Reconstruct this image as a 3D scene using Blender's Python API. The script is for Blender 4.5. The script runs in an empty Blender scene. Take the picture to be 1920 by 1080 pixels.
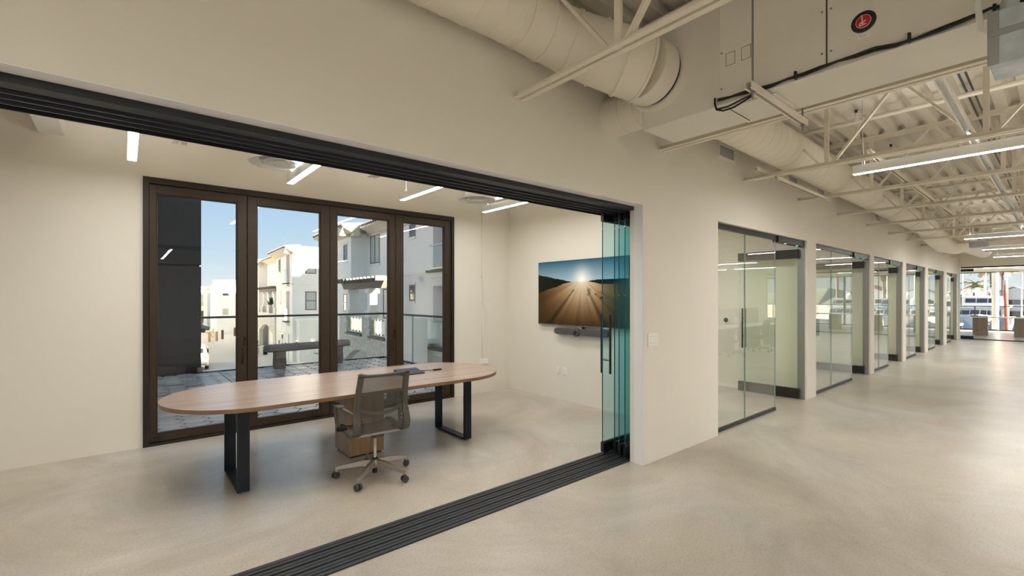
import bpy, math, random
from mathutils import Vector, Matrix
random.seed(7)
scene = bpy.context.scene
COL = scene.collection

# ---------------------------------------------------------------- camera
F_PX, HEAD, CAM_Z = 866.0, math.atan2(1032, 866), 1.6
cam_d = bpy.data.cameras.new('camera'); cam = bpy.data.objects.new('camera', cam_d); COL.objects.link(cam)
cam_d.sensor_width = 36.0; cam_d.lens = F_PX / 1920 * 36.0
cam_d.shift_y = 18.5 / 1920; cam_d.clip_end = 800; cam_d.clip_start = 0.05
cam.location = (0, 0, CAM_Z); cam.rotation_euler = (math.pi / 2, 0, HEAD - math.pi / 2)
scene.camera = cam

# ---------------------------------------------------------------- sky, sun, exposure
world = bpy.data.worlds.new('sky'); scene.world = world; world.use_nodes = True
nt = world.node_tree; nt.nodes.clear()
wo = nt.nodes.new('ShaderNodeOutputWorld'); bg = nt.nodes.new('ShaderNodeBackground')
tc = nt.nodes.new('ShaderNodeTexCoord'); sx = nt.nodes.new('ShaderNodeSeparateXYZ'); cr = nt.nodes.new('ShaderNodeValToRGB')
nt.links.new(tc.outputs['Generated'], sx.inputs[0]); nt.links.new(sx.outputs['Z'], cr.inputs[0])
nt.links.new(cr.outputs[0], bg.inputs['Color']); nt.links.new(bg.outputs[0], wo.inputs['Surface'])
e = cr.color_ramp.elements
e[0].position = 0.0; e[0].color = (0.86, 0.90, 0.90, 1)
e[1].position = 1.0; e[1].color = (0.40, 0.52, 0.70, 1)
k = e.new(0.09); k.color = (0.58, 0.76, 0.90, 1)
k = e.new(0.26); k.color = (0.33, 0.57, 0.85, 1)
bg.inputs['Strength'].default_value = 0.44

ST_A = math.radians(3.33)                      # the street runs a little off the building grid
SX, SY = math.sin(ST_A), math.cos(ST_A); PX, PY = SY, -SX
sun_d = bpy.data.lights.new('sun', 'SUN'); sun = bpy.data.objects.new('sun', sun_d); COL.objects.link(sun)
sun_d.energy = 26.0; sun_d.angle = math.radians(0.6); sun_d.color = (1.0, 0.86, 0.66)
tv = Vector((SX - 0.22 * PX, SY - 0.22 * PY, -0.225))
sun.rotation_euler = tv.to_track_quat('-Z', 'Y').to_euler(); sun.location = (0, -20, 30)

scene.view_settings.view_transform = 'Standard'; scene.view_settings.look = 'None'
scene.view_settings.gamma = 1.0; scene.view_settings.use_curve_mapping = False
scene.view_settings.exposure = 1.2
scene.cycles.max_bounces = 8; scene.cycles.diffuse_bounces = 5; scene.cycles.glossy_bounces = 3
scene.cycles.transparent_max_bounces = 32; scene.cycles.sample_clamp_indirect = 6.0
scene.cycles.caustics_reflective = False; scene.cycles.caustics_refractive = False

# ---------------------------------------------------------------- materials
M = {}
def nodes(name):
    m = bpy.data.materials.new(name); m.use_nodes = True; t = m.node_tree
    return m, t, t.nodes['Principled BSDF']
def srgb(r, g, b):
    f = lambda c: (c / 255) / 12.92 if c <= 10 else (((c / 255) + 0.055) / 1.055) ** 2.4
    return (f(r), f(g), f(b))
def mat(name, col, rough=0.5, metal=0.0, vary=0.0, scale=6.0, bump=0.0, bscale=120.0, coat=0.0, stretch=None, spec=0.5):
    m, t, b = nodes(name); N, Lk = t.nodes, t.links
    b.inputs['Base Color'].default_value = (*col, 1); b.inputs['Roughness'].default_value = rough
    b.inputs['Metallic'].default_value = metal; b.inputs['Coat Weight'].default_value = coat
    b.inputs['Coat Roughness'].default_value = 0.12; b.inputs['Specular IOR Level'].default_value = spec
    co = N.new('ShaderNodeTexCoord'); mp = N.new('ShaderNodeMapping'); Lk.new(co.outputs['Object'], mp.inputs[0])
    if stretch: mp.inputs['Scale'].default_value = stretch
    if vary:
        no = N.new('ShaderNodeTexNoise'); no.inputs['Scale'].default_value = scale; no.inputs['Detail'].default_value = 5
        Lk.new(mp.outputs[0], no.inputs['Vector'])
        r = N.new('ShaderNodeValToRGB'); Lk.new(no.outputs['Fac'], r.inputs[0])
        r.color_ramp.elements[0].position = 0.3; r.color_ramp.elements[1].position = 0.7
        r.color_ramp.elements[0].color = (*[max(0, c * (1 - vary)) for c in col], 1)
        r.color_ramp.elements[1].color = (*[min(1, c * (1 + vary)) for c in col], 1)
        Lk.new(r.outputs[0], b.inputs['Base Color'])
    if bump:
        n2 = N.new('ShaderNodeTexNoise'); n2.inputs['Scale'].default_value = bscale; n2.inputs['Detail'].default_value = 3
        Lk.new(mp.outputs[0], n2.inputs['Vector'])
        bp = N.new('ShaderNodeBump'); bp.inputs['Strength'].default_value = bump; bp.inputs['Distance'].default_value = 0.01
        Lk.new(n2.outputs['Fac'], bp.inputs['Height']); Lk.new(bp.outputs[0], b.inputs['Normal'])
    M[name] = m; return m
def glass(name, tint, refl=1.0, rough=0.0, f0=0.04):
    m = bpy.data.materials.new(name); m.use_nodes = True; t = m.node_tree; N, Lk = t.nodes, t.links; N.clear()
    o = N.new('ShaderNodeOutputMaterial'); mx = N.new('ShaderNodeMixShader'); tr = N.new('ShaderNodeBsdfTransparent'); gl = N.new('ShaderNodeBsdfGlossy')
    tr.inputs[0].default_value = (*tint, 1); gl.inputs['Roughness'].default_value = rough; gl.inputs['Color'].default_value = (1, 1, 1, 1)
    lw = N.new('ShaderNodeLayerWeight'); lw.inputs['Blend'].default_value = 0.5
    p = N.new('ShaderNodeMath'); p.operation = 'POWER'; p.inputs[1].default_value = 5; Lk.new(lw.outputs['Facing'], p.inputs[0])
    a = N.new('ShaderNodeMath'); a.operation = 'MULTIPLY_ADD'; a.inputs[1].default_value = (1 - f0) * refl; a.inputs[2].default_value = f0 * refl
    Lk.new(p.outputs[0], a.inputs[0]); Lk.new(a.outputs[0], mx.inputs[0]); Lk.new(tr.outputs[0], mx.inputs[1]); Lk.new(gl.outputs[0], mx.inputs[2])
    Lk.new(mx.outputs[0], o.inputs[0]); M[name] = m; return m
def emit(name, col, s):
    m = bpy.data.materials.new(name); m.use_nodes = True; t = m.node_tree; t.nodes.clear()
    o = t.nodes.new('ShaderNodeOutputMaterial'); em = t.nodes.new('ShaderNodeEmission'); em.inputs[0].default_value = (*col, 1); em.inputs[1].default_value = s
    t.links.new(em.outputs[0], o.inputs[0]); M[name] = m; return m
def mesh_fabric(name, col, alpha):
    m = bpy.data.materials.new(name); m.use_nodes = True; t = m.node_tree; N, Lk = t.nodes, t.links
    b = N['Principled BSDF']; b.inputs['Base Color'].default_value = (*col, 1); b.inputs['Roughness'].default_value = 0.7
    b.inputs['Alpha'].default_value = alpha
    M[name] = m; return m

def concrete(name, c1, c2, c3):
    m, t, b = nodes(name); N, Lk = t.nodes, t.links
    co = N.new('ShaderNodeTexCoord')
    def noise(sc, det, rough=0.55, dist=0.0, scl=None):
        mp = N.new('ShaderNodeMapping'); Lk.new(co.outputs['Object'], mp.inputs[0])
        if scl: mp.inputs['Scale'].default_value = scl
        n = N.new('ShaderNodeTexNoise'); n.inputs['Scale'].default_value = sc; n.inputs['Detail'].default_value = det
        n.inputs['Roughness'].default_value = rough; n.inputs['Distortion'].default_value = dist
        Lk.new(mp.outputs[0], n.inputs['Vector']); return n
    n1 = noise(0.7, 8, 0.68, 1.0); n2 = noise(0.9, 7, 0.66, 0.6); n3 = noise(70, 2)
    r1 = N.new('ShaderNodeValToRGB'); Lk.new(n1.outputs['Fac'], r1.inputs[0])
    r1.color_ramp.elements[0].position = 0.33; r1.color_ramp.elements[0].color = (*c1, 1)
    r1.color_ramp.elements[1].position = 0.68; r1.color_ramp.elements[1].color = (*c2, 1)
    mx = N.new('ShaderNodeMixRGB'); mx.blend_type = 'MIX'; mx.inputs[2].default_value = (*c3, 1)
    r2 = N.new('ShaderNodeValToRGB'); Lk.new(n2.outputs['Fac'], r2.inputs[0])
    r2.color_ramp.elements[0].position = 0.30; r2.color_ramp.elements[0].color = (0, 0, 0, 1)
    r2.color_ramp.elements[1].position = 0.85; r2.color_ramp.elements[1].color = (0.7, 0.7, 0.7, 1)
    Lk.new(r2.outputs[0], mx.inputs[0]); Lk.new(r1.outputs[0], mx.inputs[1])
    # fine speckle
    sp = N.new('ShaderNodeMixRGB'); sp.blend_type = 'MULTIPLY'; sp.inputs[0].default_value = 0.4
    r3 = N.new('ShaderNodeValToRGB'); Lk.new(n3.outputs['Fac'], r3.inputs[0])
    r3.color_ramp.elements[0].position = 0.32; r3.color_ramp.elements[0].color = (0.5, 0.47, 0.44, 1); r3.color_ramp.elements[1].position = 0.5
    Lk.new(mx.outputs[0], sp.inputs[1]); Lk.new(r3.outputs[0], sp.inputs[2])
    # hairline cracks
    vo = N.new('ShaderNodeTexVoronoi'); vo.feature = 'DISTANCE_TO_EDGE'; vo.inputs['Scale'].default_value = 0.42
    wn = noise(3.0, 4); va = N.new('ShaderNodeVectorMath'); va.operation = 'MULTIPLY_ADD'; va.inputs[1].default_value = (0.45, 0.45, 0.45)
    Lk.new(wn.outputs['Color'], va.inputs[0]); Lk.new(co.outputs['Object'], va.inputs[2]); Lk.new(va.outputs[0], vo.inputs['Vector'])
    rc = N.new('ShaderNodeValToRGB'); rc.color_ramp.elements[0].position = 0.0; rc.color_ramp.elements[0].color = (0.72, 0.69, 0.66, 1)
    rc.color_ramp.elements[1].position = 0.004; Lk.new(vo.outputs['Distance'], rc.inputs[0])
    cm = N.new('ShaderNodeMixRGB'); cm.blend_type = 'MULTIPLY'; cm.inputs[0].default_value = 0.32
    Lk.new(sp.outputs[0], cm.inputs[1]); Lk.new(rc.outputs[0], cm.inputs[2]); Lk.new(cm.outputs[0], b.inputs['Base Color'])
    rr = N.new('ShaderNodeMapRange'); rr.inputs['From Min'].default_value = 0.3; rr.inputs['From Max'].default_value = 0.7
    rr.inputs['To Min'].default_value = 0.28; rr.inputs['To Max'].default_value = 0.33
    Lk.new(n2.outputs['Fac'], rr.inputs[0]); Lk.new(rr.outputs[0], b.inputs['Roughness'])
    b.inputs['Specular IOR Level'].default_value = 0.85
    bp = N.new('ShaderNodeBump'); bp.inputs['Strength'].default_value = 0.05; bp.inputs['Distance'].default_value = 0.02
    n4 = noise(9, 4); Lk.new(n4.outputs['Fac'], bp.inputs['Height']); Lk.new(bp.outputs[0], b.inputs['Normal'])
    M[name] = m; return m
def wood(name, c1, c2, axis, rough=0.35, coat=0.0, fine=1.0):
    m, t, b = nodes(name); N, Lk = t.nodes, t.links
    co = N.new('ShaderNodeTexCoord'); mp = N.new('ShaderNodeMapping'); Lk.new(co.outputs['Object'], mp.inputs[0])
    s = [14 * fine, 14 * fine, 14 * fine]; s['xyz'.index(axis)] = 0.7 * fine; mp.inputs['Scale'].default_value = s
    n = N.new('ShaderNodeTexNoise'); n.inputs['Scale'].default_value = 1.0; n.inputs['Detail'].default_value = 8; n.inputs['Roughness'].default_value = 0.65; n.inputs['Distortion'].default_value = 0.7
    Lk.new(mp.outputs[0], n.inputs['Vector']); r = N.new('ShaderNodeValToRGB'); Lk.new(n.outputs['Fac'], r.inputs[0])
    r.color_ramp.elements[0].position = 0.3; r.color_ramp.elements[0].color = (*c1, 1); r.color_ramp.elements[1].position = 0.72; r.color_ramp.elements[1].color = (*c2, 1)
    Lk.new(r.outputs[0], b.inputs['Base Color']); b.inputs['Roughness'].default_value = rough; b.inputs['Coat Weight'].default_value = coat
    M[name] = m; return m

mat('wall_paint', srgb(229, 224, 212), 0.75, vary=0.015, scale=1.2, bump=0.02, bscale=240)
mat('jamb_paint', srgb(236, 237, 238), 0.7)
mat('steel_cream', srgb(230, 222, 206), 0.55, vary=0.03, scale=2)
mat('deck_cream', srgb(222, 215, 201), 0.6, vary=0.03, scale=1.5)
mat('duct_cream', srgb(230, 223, 208), 0.5, vary=0.025, scale=1.5, bump=0.02, bscale=30)
mat('unit_cream', srgb(226, 221, 210), 0.5, vary=0.03, scale=2.5)
mat('white_paint', srgb(236, 236, 232), 0.45)
mat('white_plastic', srgb(240, 238, 232), 0.35)
mat('outlet_slot', srgb(200, 195, 187), 0.5)
mat('black_metal', srgb(30, 32, 36), 0.35, metal=0.3, spec=0.5)
mat('track_black', srgb(24, 26, 30), 0.5)
mat('track_grey', srgb(92, 96, 104), 0.38, metal=0.7)
mat('floor_track', srgb(58, 60, 63), 0.5, metal=0.4)
mat('groove_black', srgb(12, 13, 16), 0.7)
mat('bronze', srgb(56, 42, 26), 0.5, metal=0.25, vary=0.08, scale=3)
mat('bronze_dark', srgb(38, 29, 19), 0.5, metal=0.2)
mat('hardware_dark', srgb(60, 46, 30), 0.4, metal=0.6)
mat('leg_black', srgb(22, 30, 36), 0.4, metal=0.35)
mat('steel_grey', srgb(150, 152, 152), 0.35, metal=0.8)
mat('chrome', srgb(190, 188, 184), 0.18, metal=1.0)
mat('aluminium', srgb(168, 160, 148), 0.38, metal=0.75)
mat('galvanised', srgb(176, 184, 190), 0.42, metal=0.75, vary=0.22, scale=9)
mat('chair_frame', srgb(84, 80, 72), 0.5)
mat('chair_dark', srgb(64, 64, 62), 0.6)
mat('rubber_black', srgb(26, 27, 27), 0.6)
mat('caster_grey', srgb(66, 64, 60), 0.5)
mesh_fabric('chair_mesh', srgb(80, 77, 71), 0.74)
mat('cable_black', srgb(20, 20, 22), 0.5)
mat('dark_navy', srgb(48, 54, 70), 0.4)
mat('tech_grey', srgb(78, 80, 82), 0.6)
mat('tech_dark', srgb(38, 40, 42), 0.4)
mat('logo_black', srgb(28, 28, 29), 0.4)
mat('logo_red', srgb(196, 22, 34), 0.3)
mat('print_white', srgb(236, 232, 228), 0.5)
mat('print_dark', srgb(60, 58, 56), 0.6)
mat('rail_dark', srgb(26, 28, 32), 0.4, metal=0.2)
mat('door_rail', srgb(50, 47, 44), 0.42, metal=0.55)
mat('stucco', srgb(246, 244, 238), 0.85, vary=0.02, scale=0.8, bump=0.15, bscale=18)
mat('stucco_trim', srgb(244, 240, 230), 0.8)
mat('roof_tile', srgb(140, 128, 116), 0.8, vary=0.25, scale=2.2)
mat('eave_tan', srgb(214, 203, 184), 0.8)
mat('stone_clad', srgb(205, 200, 190), 0.9, vary=0.3, scale=6.0, bump=0.5, bscale=5)
mat('pergola_wood', srgb(104, 96, 86), 0.8, vary=0.15, scale=3)
mat('far_frame', srgb(86, 82, 76), 0.5)
mat('far_frame_pale', srgb(226, 216, 190), 0.6)
mat('far_glass', srgb(64, 70, 72), 0.12, spec=0.7)
mat('far_blind', srgb(178, 186, 180), 0.4)
mat('garage_white', srgb(226, 226, 222), 0.6)
mat('street', srgb(222, 212, 198), 0.85, vary=0.06, scale=0.25)
mat('dark_cladding', srgb(26, 29, 33), 0.5, vary=0.08, scale=1.2)
mat('paver_a', srgb(168, 166, 164), 0.42, vary=0.18, scale=3.5, bump=0.2, bscale=25)
mat('paver_b', srgb(152, 149, 147), 0.38, vary=0.22, scale=4.5, bump=0.2, bscale=25)
mat('paver_c', srgb(130, 122, 117), 0.35, vary=0.25, scale=5, bump=0.2, bscale=25)
mat('paver_pale', srgb(196, 194, 190), 0.4, vary=0.1, scale=4)
mat('grout', srgb(44, 44, 46), 0.85, vary=0.2, scale=5)
mat('weathered_wood', srgb(112, 106, 102), 0.8, vary=0.35, scale=5, bump=0.6, bscale=9, stretch=(0.25, 3, 3))
mat('car_paint', srgb(190, 186, 178), 0.2, metal=0.3, coat=0.8)
mat('car_glass', srgb(34, 38, 42), 0.08)
mat('tail_red', srgb(208, 30, 34), 0.3)
mat('tyre', srgb(24, 24, 24), 0.8)
mat('post_sunlit', srgb(206, 150, 96), 0.8)  # bollards in sun, warm light put into the timber colour
mat('post_dark', srgb(92, 66, 50), 0.8)
mat('rope', srgb(205, 190, 160), 0.9)
mat('palm_leaf', srgb(120, 128, 50), 0.7, vary=0.3, scale=2)
mat('palm_leaf_dry', srgb(168, 140, 78), 0.7, vary=0.3, scale=2)
mat('palm_trunk', srgb(118, 96, 78), 0.9, vary=0.3, scale=3)
mat('shrub_green', srgb(74, 92, 48), 0.8, vary=0.4, scale=4)
mat('terracotta', srgb(178, 104, 72), 0.8, vary=0.15, scale=2)
mat('hill', srgb(138, 146, 138), 0.95, vary=0.15, scale=0.02)
mat('water', srgb(74, 104, 124), 0.1, bump=0.3, bscale=1.2)
mat('boat_white', srgb(240, 242, 244), 0.3)
mat('boat_window', srgb(42, 56, 78), 0.12)
mat('boat_cover', srgb(150, 178, 214), 0.6)
mat('boat_dark', srgb(60, 64, 74), 0.5)
mat('mast_white', srgb(232, 232, 230), 0.4)
mat('sail_orange', srgb(232, 84, 50), 0.6, vary=0.1, scale=1.5)
mat('house_white', srgb(226, 230, 236), 0.8)
mat('roof_pale', srgb(198, 204, 212), 0.8)
mat('planter', srgb(206, 200, 190), 0.8)
mat('desk_white', srgb(232, 230, 222), 0.4)
mat('divider', srgb(170, 170, 158), 0.8)
mat('door_white', srgb(232, 234, 234), 0.5)
mat('baseboard_white', srgb(236, 233, 226), 0.5)
mat('sconce', srgb(150, 120, 70), 0.5)
concrete('concrete', srgb(162, 154, 143), srgb(208, 204, 198), srgb(206, 190, 163))
wood('table_wood', srgb(146, 125, 110), srgb(186, 167, 152), 'x', 0.29, 0.08)
M['table_wood'].node_tree.nodes['Principled BSDF'].inputs['Specular IOR Level'].default_value = 0.3
wood('pedestal_wood', srgb(128, 98, 66), srgb(172, 138, 100), 'z', 0.45)
wood('pedestal_grey', srgb(132, 116, 104), srgb(172, 156, 142), 'z', 0.45)
wood('edge_wood', srgb(120, 92, 66), srgb(154, 122, 92), 'x', 0.5)
wood('far_wood', srgb(112, 94, 74), srgb(150, 130, 106), 'z', 0.5)
glass('clear_glass', (0.985, 0.995, 0.99))
glass('window_glass', (0.99, 0.995, 0.99), refl=0.4)
glass('office_glass', (0.95, 0.972, 0.957), refl=0.9)
glass('door_glass', (0.945, 0.975, 0.94), refl=0.8)
glass('teal_glass', (0.80, 0.93, 0.945))
glass('guard_glass', (0.95, 0.98, 0.975), refl=0.6)
mat('glass_edge_teal', srgb(26, 74, 80), 0.25)
mat('glass_edge_green', srgb(150, 168, 160), 0.25)
emit('led_room', (1.0, 0.985, 0.955), 21.0)
emit('led_hall', (1.0, 0.995, 0.975), 49.0)
emit('led_up_room_fill', (1.0, 0.97, 0.91), 12.0)  # uplight added to the room pendants to brighten the upper walls
emit('led_up', (1.0, 0.99, 0.965), 5.5)
emit('led_office_fill', (1.0, 0.985, 0.955), 40.0)
emit('led_green', (0.2, 1.0, 0.5), 1.5)
emit('sconce_glow', (1.0, 0.72, 0.4), 6.0)

# ---------------------------------------------------------------- mesh helpers
ORG = {}
class MB:
    def __init__(s): s.v = []; s.f = []; s.mi = []; s.cm = 0
    def add(s, vs, fs):
        b = len(s.v); s.v += [tuple(p) for p in vs]; s.f += [tuple(b + i for i in f) for f in fs]; s.mi += [s.cm] * len(fs); return s
    def m(s, i): s.cm = i; return s
    def box(s, x0, x1, y0, y1, z0, z1):
        x0, x1 = min(x0, x1), max(x0, x1); y0, y1 = min(y0, y1), max(y0, y1); z0, z1 = min(z0, z1), max(z0, z1)
        v = [(x0, y0, z0), (x1, y0, z0), (x1, y1, z0), (x0, y1, z0), (x0, y0, z1), (x1, y0, z1), (x1, y1, z1), (x0, y1, z1)]
        return s.add(v, [(0, 3, 2, 1), (4, 5, 6, 7), (0, 1, 5, 4), (1, 2, 6, 5), (2, 3, 7, 6), (3, 0, 4, 7)])
    def bbox(s, x0, x1, y0, y1, z0, z1, c, ax='z'):
        """box with its four edges along ax chamfered by c"""
        def poly(a0, a1, b0, b1): return [(a0 + c, b0), (a1 - c, b0), (a1, b0 + c), (a1, b1 - c), (a1 - c, b1), (a0 + c, b1), (a0, b1 - c), (a0, b0 + c)]
        if ax == 'z': return s.prism(poly(x0, x1, y0, y1), 'z', z0, z1)
        if ax == 'x': return s.prism(poly(y0, y1, z0, z1), 'x', x0, x1)
        return s.prism(poly(x0, x1, z0, z1), 'y', y0, y1)
    def prism(s, poly, ax, a0, a1):
        n = len(poly)
        def P(q, a): return (q[0], q[1], a) if ax == 'z' else ((a, q[0], q[1]) if ax == 'x' else (q[0], a, q[1]))
        v = [P(q, a0) for q in poly] + [P(q, a1) for q in poly]
        f = [tuple(range(n - 1, -1, -1)), tuple(range(n, 2 * n))] + [(i, (i + 1) % n, n + (i + 1) % n, n + i) for i in range(n)]
        if ax == 'y': f = [tuple(reversed(q)) for q in f]
        return s.add(v, f)
    def ring(s, c, d, r, n, up=None):
        d = Vector(d).normalized(); up = Vector(up) if up else (Vector((0, 0, 1)) if abs(d.z) < 0.9 else Vector((1, 0, 0)))
        a = d.cross(up).normalized(); b = a.cross(d); c = Vector(c)
        return [c + a * (r * math.cos(2 * math.pi * i / n)) + b * (r * math.sin(2 * math.pi * i / n)) for i in range(n)]
    def rings(s, rs, caps=True):
        n = len(rs[0]); v = [p for r in rs for p in r]; f = []
        for k in range(len(rs) - 1):
            for i in range(n): f.append((k * n + i, k * n + (i + 1) % n, (k + 1) * n + (i + 1) % n, (k + 1) * n + i))
        if caps: f += [tuple(range(n - 1, -1, -1)), tuple(range((len(rs) - 1) * n, len(rs) * n))]
        return s.add(v, f)
    def tube(s, p, q, r0, r1=None, n=10, caps=True):
        d = Vector(q) - Vector(p); return s.rings([s.ring(p, d, r0, n), s.ring(q, d, r0 if r1 is None else r1, n)], caps)
    def path(s, pts, r, n=8, caps=True):
        pts = [Vector(p) for p in pts]; rs = []; up = None
        for i, p in enumerate(pts):
            d = (pts[min(i + 1, len(pts) - 1)] - pts[max(i - 1, 0)]).normalized()
            if up is None: up = Vector((0, 0, 1)) if abs(d.z) < 0.9 else Vector((1, 0, 0))
            a = d.cross(up).normalized(); up = a.cross(d).normalized()
            rr = r[i] if isinstance(r, (list, tuple)) else r
            rs.append([p + a * (rr * math.cos(2 * math.pi * j / n)) + up * (rr * math.sin(2 * math.pi * j / n)) for j in range(n)])
        return s.rings(rs, caps)
    def bar(s, p, q, w, h, up=(0, 0, 1), w1=None, h1=None):
        p, q = Vector(p), Vector(q); d = (q - p).normalized(); up = Vector(up)
        if abs(d.dot(up)) > 0.98: up = Vector((0, 1, 0))
        a = d.cross(up).normalized(); b = a.cross(d)
        w1 = w if w1 is None else w1; h1 = h if h1 is None else h1
        R = lambda c, w, h: [c - a * w / 2 - b * h / 2, c + a * w / 2 - b * h / 2, c + a * w / 2 + b * h / 2, c - a * w / 2 + b * h / 2]
        return s.rings([R(p, w, h), R(q, w1, h1)])
    def strip(s, pts, w, h, side):
        """flat strip swept along pts; side = width direction"""
        pts = [Vector(p) for p in pts]; a = Vector(side).normalized(); rs = []
        for i, p in enumerate(pts):
            d = (pts[min(i + 1, len(pts) - 1)] - pts[max(i - 1, 0)]).normalized(); b = a.cross(d).normalized()
            ww = w[i] if isinstance(w, (list, tuple)) else w
            rs.append([p - a * ww / 2 - b * h / 2, p + a * ww / 2 - b * h / 2, p + a * ww / 2 + b * h / 2, p - a * ww / 2 + b * h / 2])
        return s.rings(rs)
    def lathe(s, prof, c, d=(0, 0, 1), n=32, caps=True):
        d = Vector(d).normalized(); c = Vector(c); return s.rings([s.ring(c + d * z, d, r, n) for r, z in prof], caps)
    def sphere(s, c, r, n=12, sc=(1, 1, 1)):
        c = Vector(c); rs = []
        for k in range(1, n // 2):
            t = math.pi * k / (n // 2)
            rs.append([c + Vector((r * math.sin(t) * math.cos(2 * math.pi * i / n) * sc[0], r * math.sin(t) * math.sin(2 * math.pi * i / n) * sc[1], -r * math.cos(t) * sc[2])) for i in range(n)])
        return s.rings(rs)
    def quad(s, a, b, c, d): return s.add([a, b, c, d], [(0, 1, 2, 3)])
    def build(s, name, m, parent=None, smooth=None, bevel=0.0, kind=None, label=None):
        me = bpy.data.meshes.new(name); o = ORG.get(parent.name, (0, 0, 0)) if parent else (0, 0, 0)
        me.from_pydata([(p[0] - o[0], p[1] - o[1], p[2] - o[2]) for p in s.v], [], s.f)
        ms = m if isinstance(m, (list, tuple)) else [m]
        for x in ms: me.materials.append(M[x])
        if len(ms) > 1:
            for p, i in zip(me.polygons, s.mi): p.material_index = i
        me.validate(); me.update()
        if smooth:
            me.shade_smooth(); me.set_sharp_from_angle(angle=math.radians(smooth))
        ob = bpy.data.objects.new(name, me); COL.objects.link(ob)
        if parent: ob.parent = parent; ORG[ob.name] = o
        if bevel:
            bm = ob.modifiers.new('bevel', 'BEVEL'); bm.width = bevel; bm.segments = 2; bm.limit_method = 'ANGLE'
        if kind: ob['kind'] = kind
        if label: ob['label'] = label
        return ob
def tag(o, label, cat, group=None, kind=None):
    o['label'] = label; o['category'] = cat
    if group: o['group'] = group
    if kind: o['kind'] = kind
    return o
def thing(name, label, cat, org=(0, 0, 0), loc=None, rz=0.0, group=None, kind=None):
    """an Empty at the thing's base; parts are given in the same frame as org"""
    o = bpy.data.objects.new(name, None); COL.objects.link(o); o.empty_display_size = 0.1
    ORG[o.name] = tuple(org); o.location = loc if loc is not None else org; o.rotation_euler = (0, 0, rz)
    return tag(o, label, cat, group, kind)
def kids(o): return [c for c in bpy.data.objects if c.parent == o]
def copy_tree(o, parent=None):
    c = o.copy(); COL.objects.link(c); c.parent = parent
    for ch in list(o.children): copy_tree(ch, c)
    return c
def B(*a): return MB().box(*a)
ORDN = ['first', 'second', 'third', 'fourth', 'fifth', 'sixth', 'seventh', 'eighth', 'ninth', 'tenth', 'eleventh', 'twelfth', 'thirteenth', 'fourteenth']

# ================================================================ THE SETTING
W0, W1 = 2.57, 2.72            # the long wall between hall and rooms
YB = 6.32                      # window wall of the meeting room
DECK = 3.80
def struct(ob, label, cat): return tag(ob, label, cat, kind='structure')

struct(B(-8, 32.6, -9.2, 6.5, -0.12, 0).build('floor', 'concrete'), 'polished beige concrete floor with cloudy stains', 'floor')
# corrugated roof deck, ribs along x
mb = MB(); prof = []; y = -9.2
while y < 6.6:
    prof += [(y, DECK), (y + 0.10, DECK), (y + 0.125, DECK + 0.06), (y + 0.175, DECK + 0.06)]; y += 0.2
for x0, x1 in ((-8.0, 25.0),):
    v = [(x0, a, b) for a, b in prof] + [(x1, a, b) for a, b in prof]; n = len(prof)
    mb.add(v, [(i, i + 1, n + i + 1, n + i) for i in range(n - 1)])
struct(mb.build('ceiling', 'deck_cream'), 'cream corrugated metal roof deck above the joists', 'ceiling')
struct(MB().box(-8.3, 32.8, -9.6, 6.9, 3.95, 4.15).box(-8.3, 6.0, 4.5, 6.9, 4.15, 5.3).build('roof', 'stucco'), 'flat roof slab with an added unseen block shading the dark wall', 'roof')  # second box is an unseen block added to shade the dark wall

BAYS = [(5.28, 6.145, 7.12, 8.18), (8.60, 9.61, 10.855, 11.90), (12.20, 12.92, 13.77, 14.95), (15.32, 16.10, 16.90, 17.90), (18.31, 19.10, 19.96, 21.25), (21.76, 22.59, 23.21, 24.35)]
HZ = 2.49
mb = MB()
mb.box(-4.5, 3.79, W0, W1, HZ, 3.95).box(3.79, 5.28, W0, W1, 0, 3.95)
px = 5.28
for a, j, b, c in BAYS:
    mb.box(a, c, W0, W1, HZ, 3.95)
for i in range(6):
    c = BAYS[i][3]; d = BAYS[i + 1][0] if i < 5 else 25.0
    mb.box(c, d, W0, W1, 0, 3.95)
struct(mb.build('wall_hall', 'wall_paint'), 'long cream wall with room openings beside the hall', 'wall')
# pale reveal lining of the wide opening
mb = MB().box(3.786, 3.79, W0 + 0.002, 2.672, 0, HZ).box(-4.5, 3.79, W0 + 0.002, 2.672, HZ - 0.004, HZ)
struct(mb.build('trim_1', 'jamb_paint'), 'pale grey reveal lining the wide sliding-wall opening', 'trim')
# window wall
mb = MB().box(-4.5, 0.15, YB, YB + 0.2, 0, 3.95).box(4.07, 25.2, YB, YB + 0.2, 0, 3.95).box(0.15, 4.07, YB, YB + 0.2, 2.90, 3.95)
struct(mb.build('wall_window', 'wall_paint'), 'cream wall around the bronze folding window', 'wall')
struct(B(5.25, 5.33, W1, YB, 0, 3.95).build('wall_screen', 'wall_paint'), 'cream side wall carrying the large screen', 'wall')
struct(B(-4.5, -4.4, W0, YB, 0, 3.95).build('wall_left', 'wall_paint'), 'plain far left wall of the meeting room', 'wall')
for i in range(6):
    c = BAYS[i][3]; d = BAYS[i + 1][0] if i < 5 else 25.0
    xm = c + 0.17
    struct(B(xm, min(xm + 0.14, d), W1, YB, 0, 3.95).build('wall_office', 'wall_paint'), 'cream partition behind the %s open glass door' % ORDN[i], 'wall')
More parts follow.
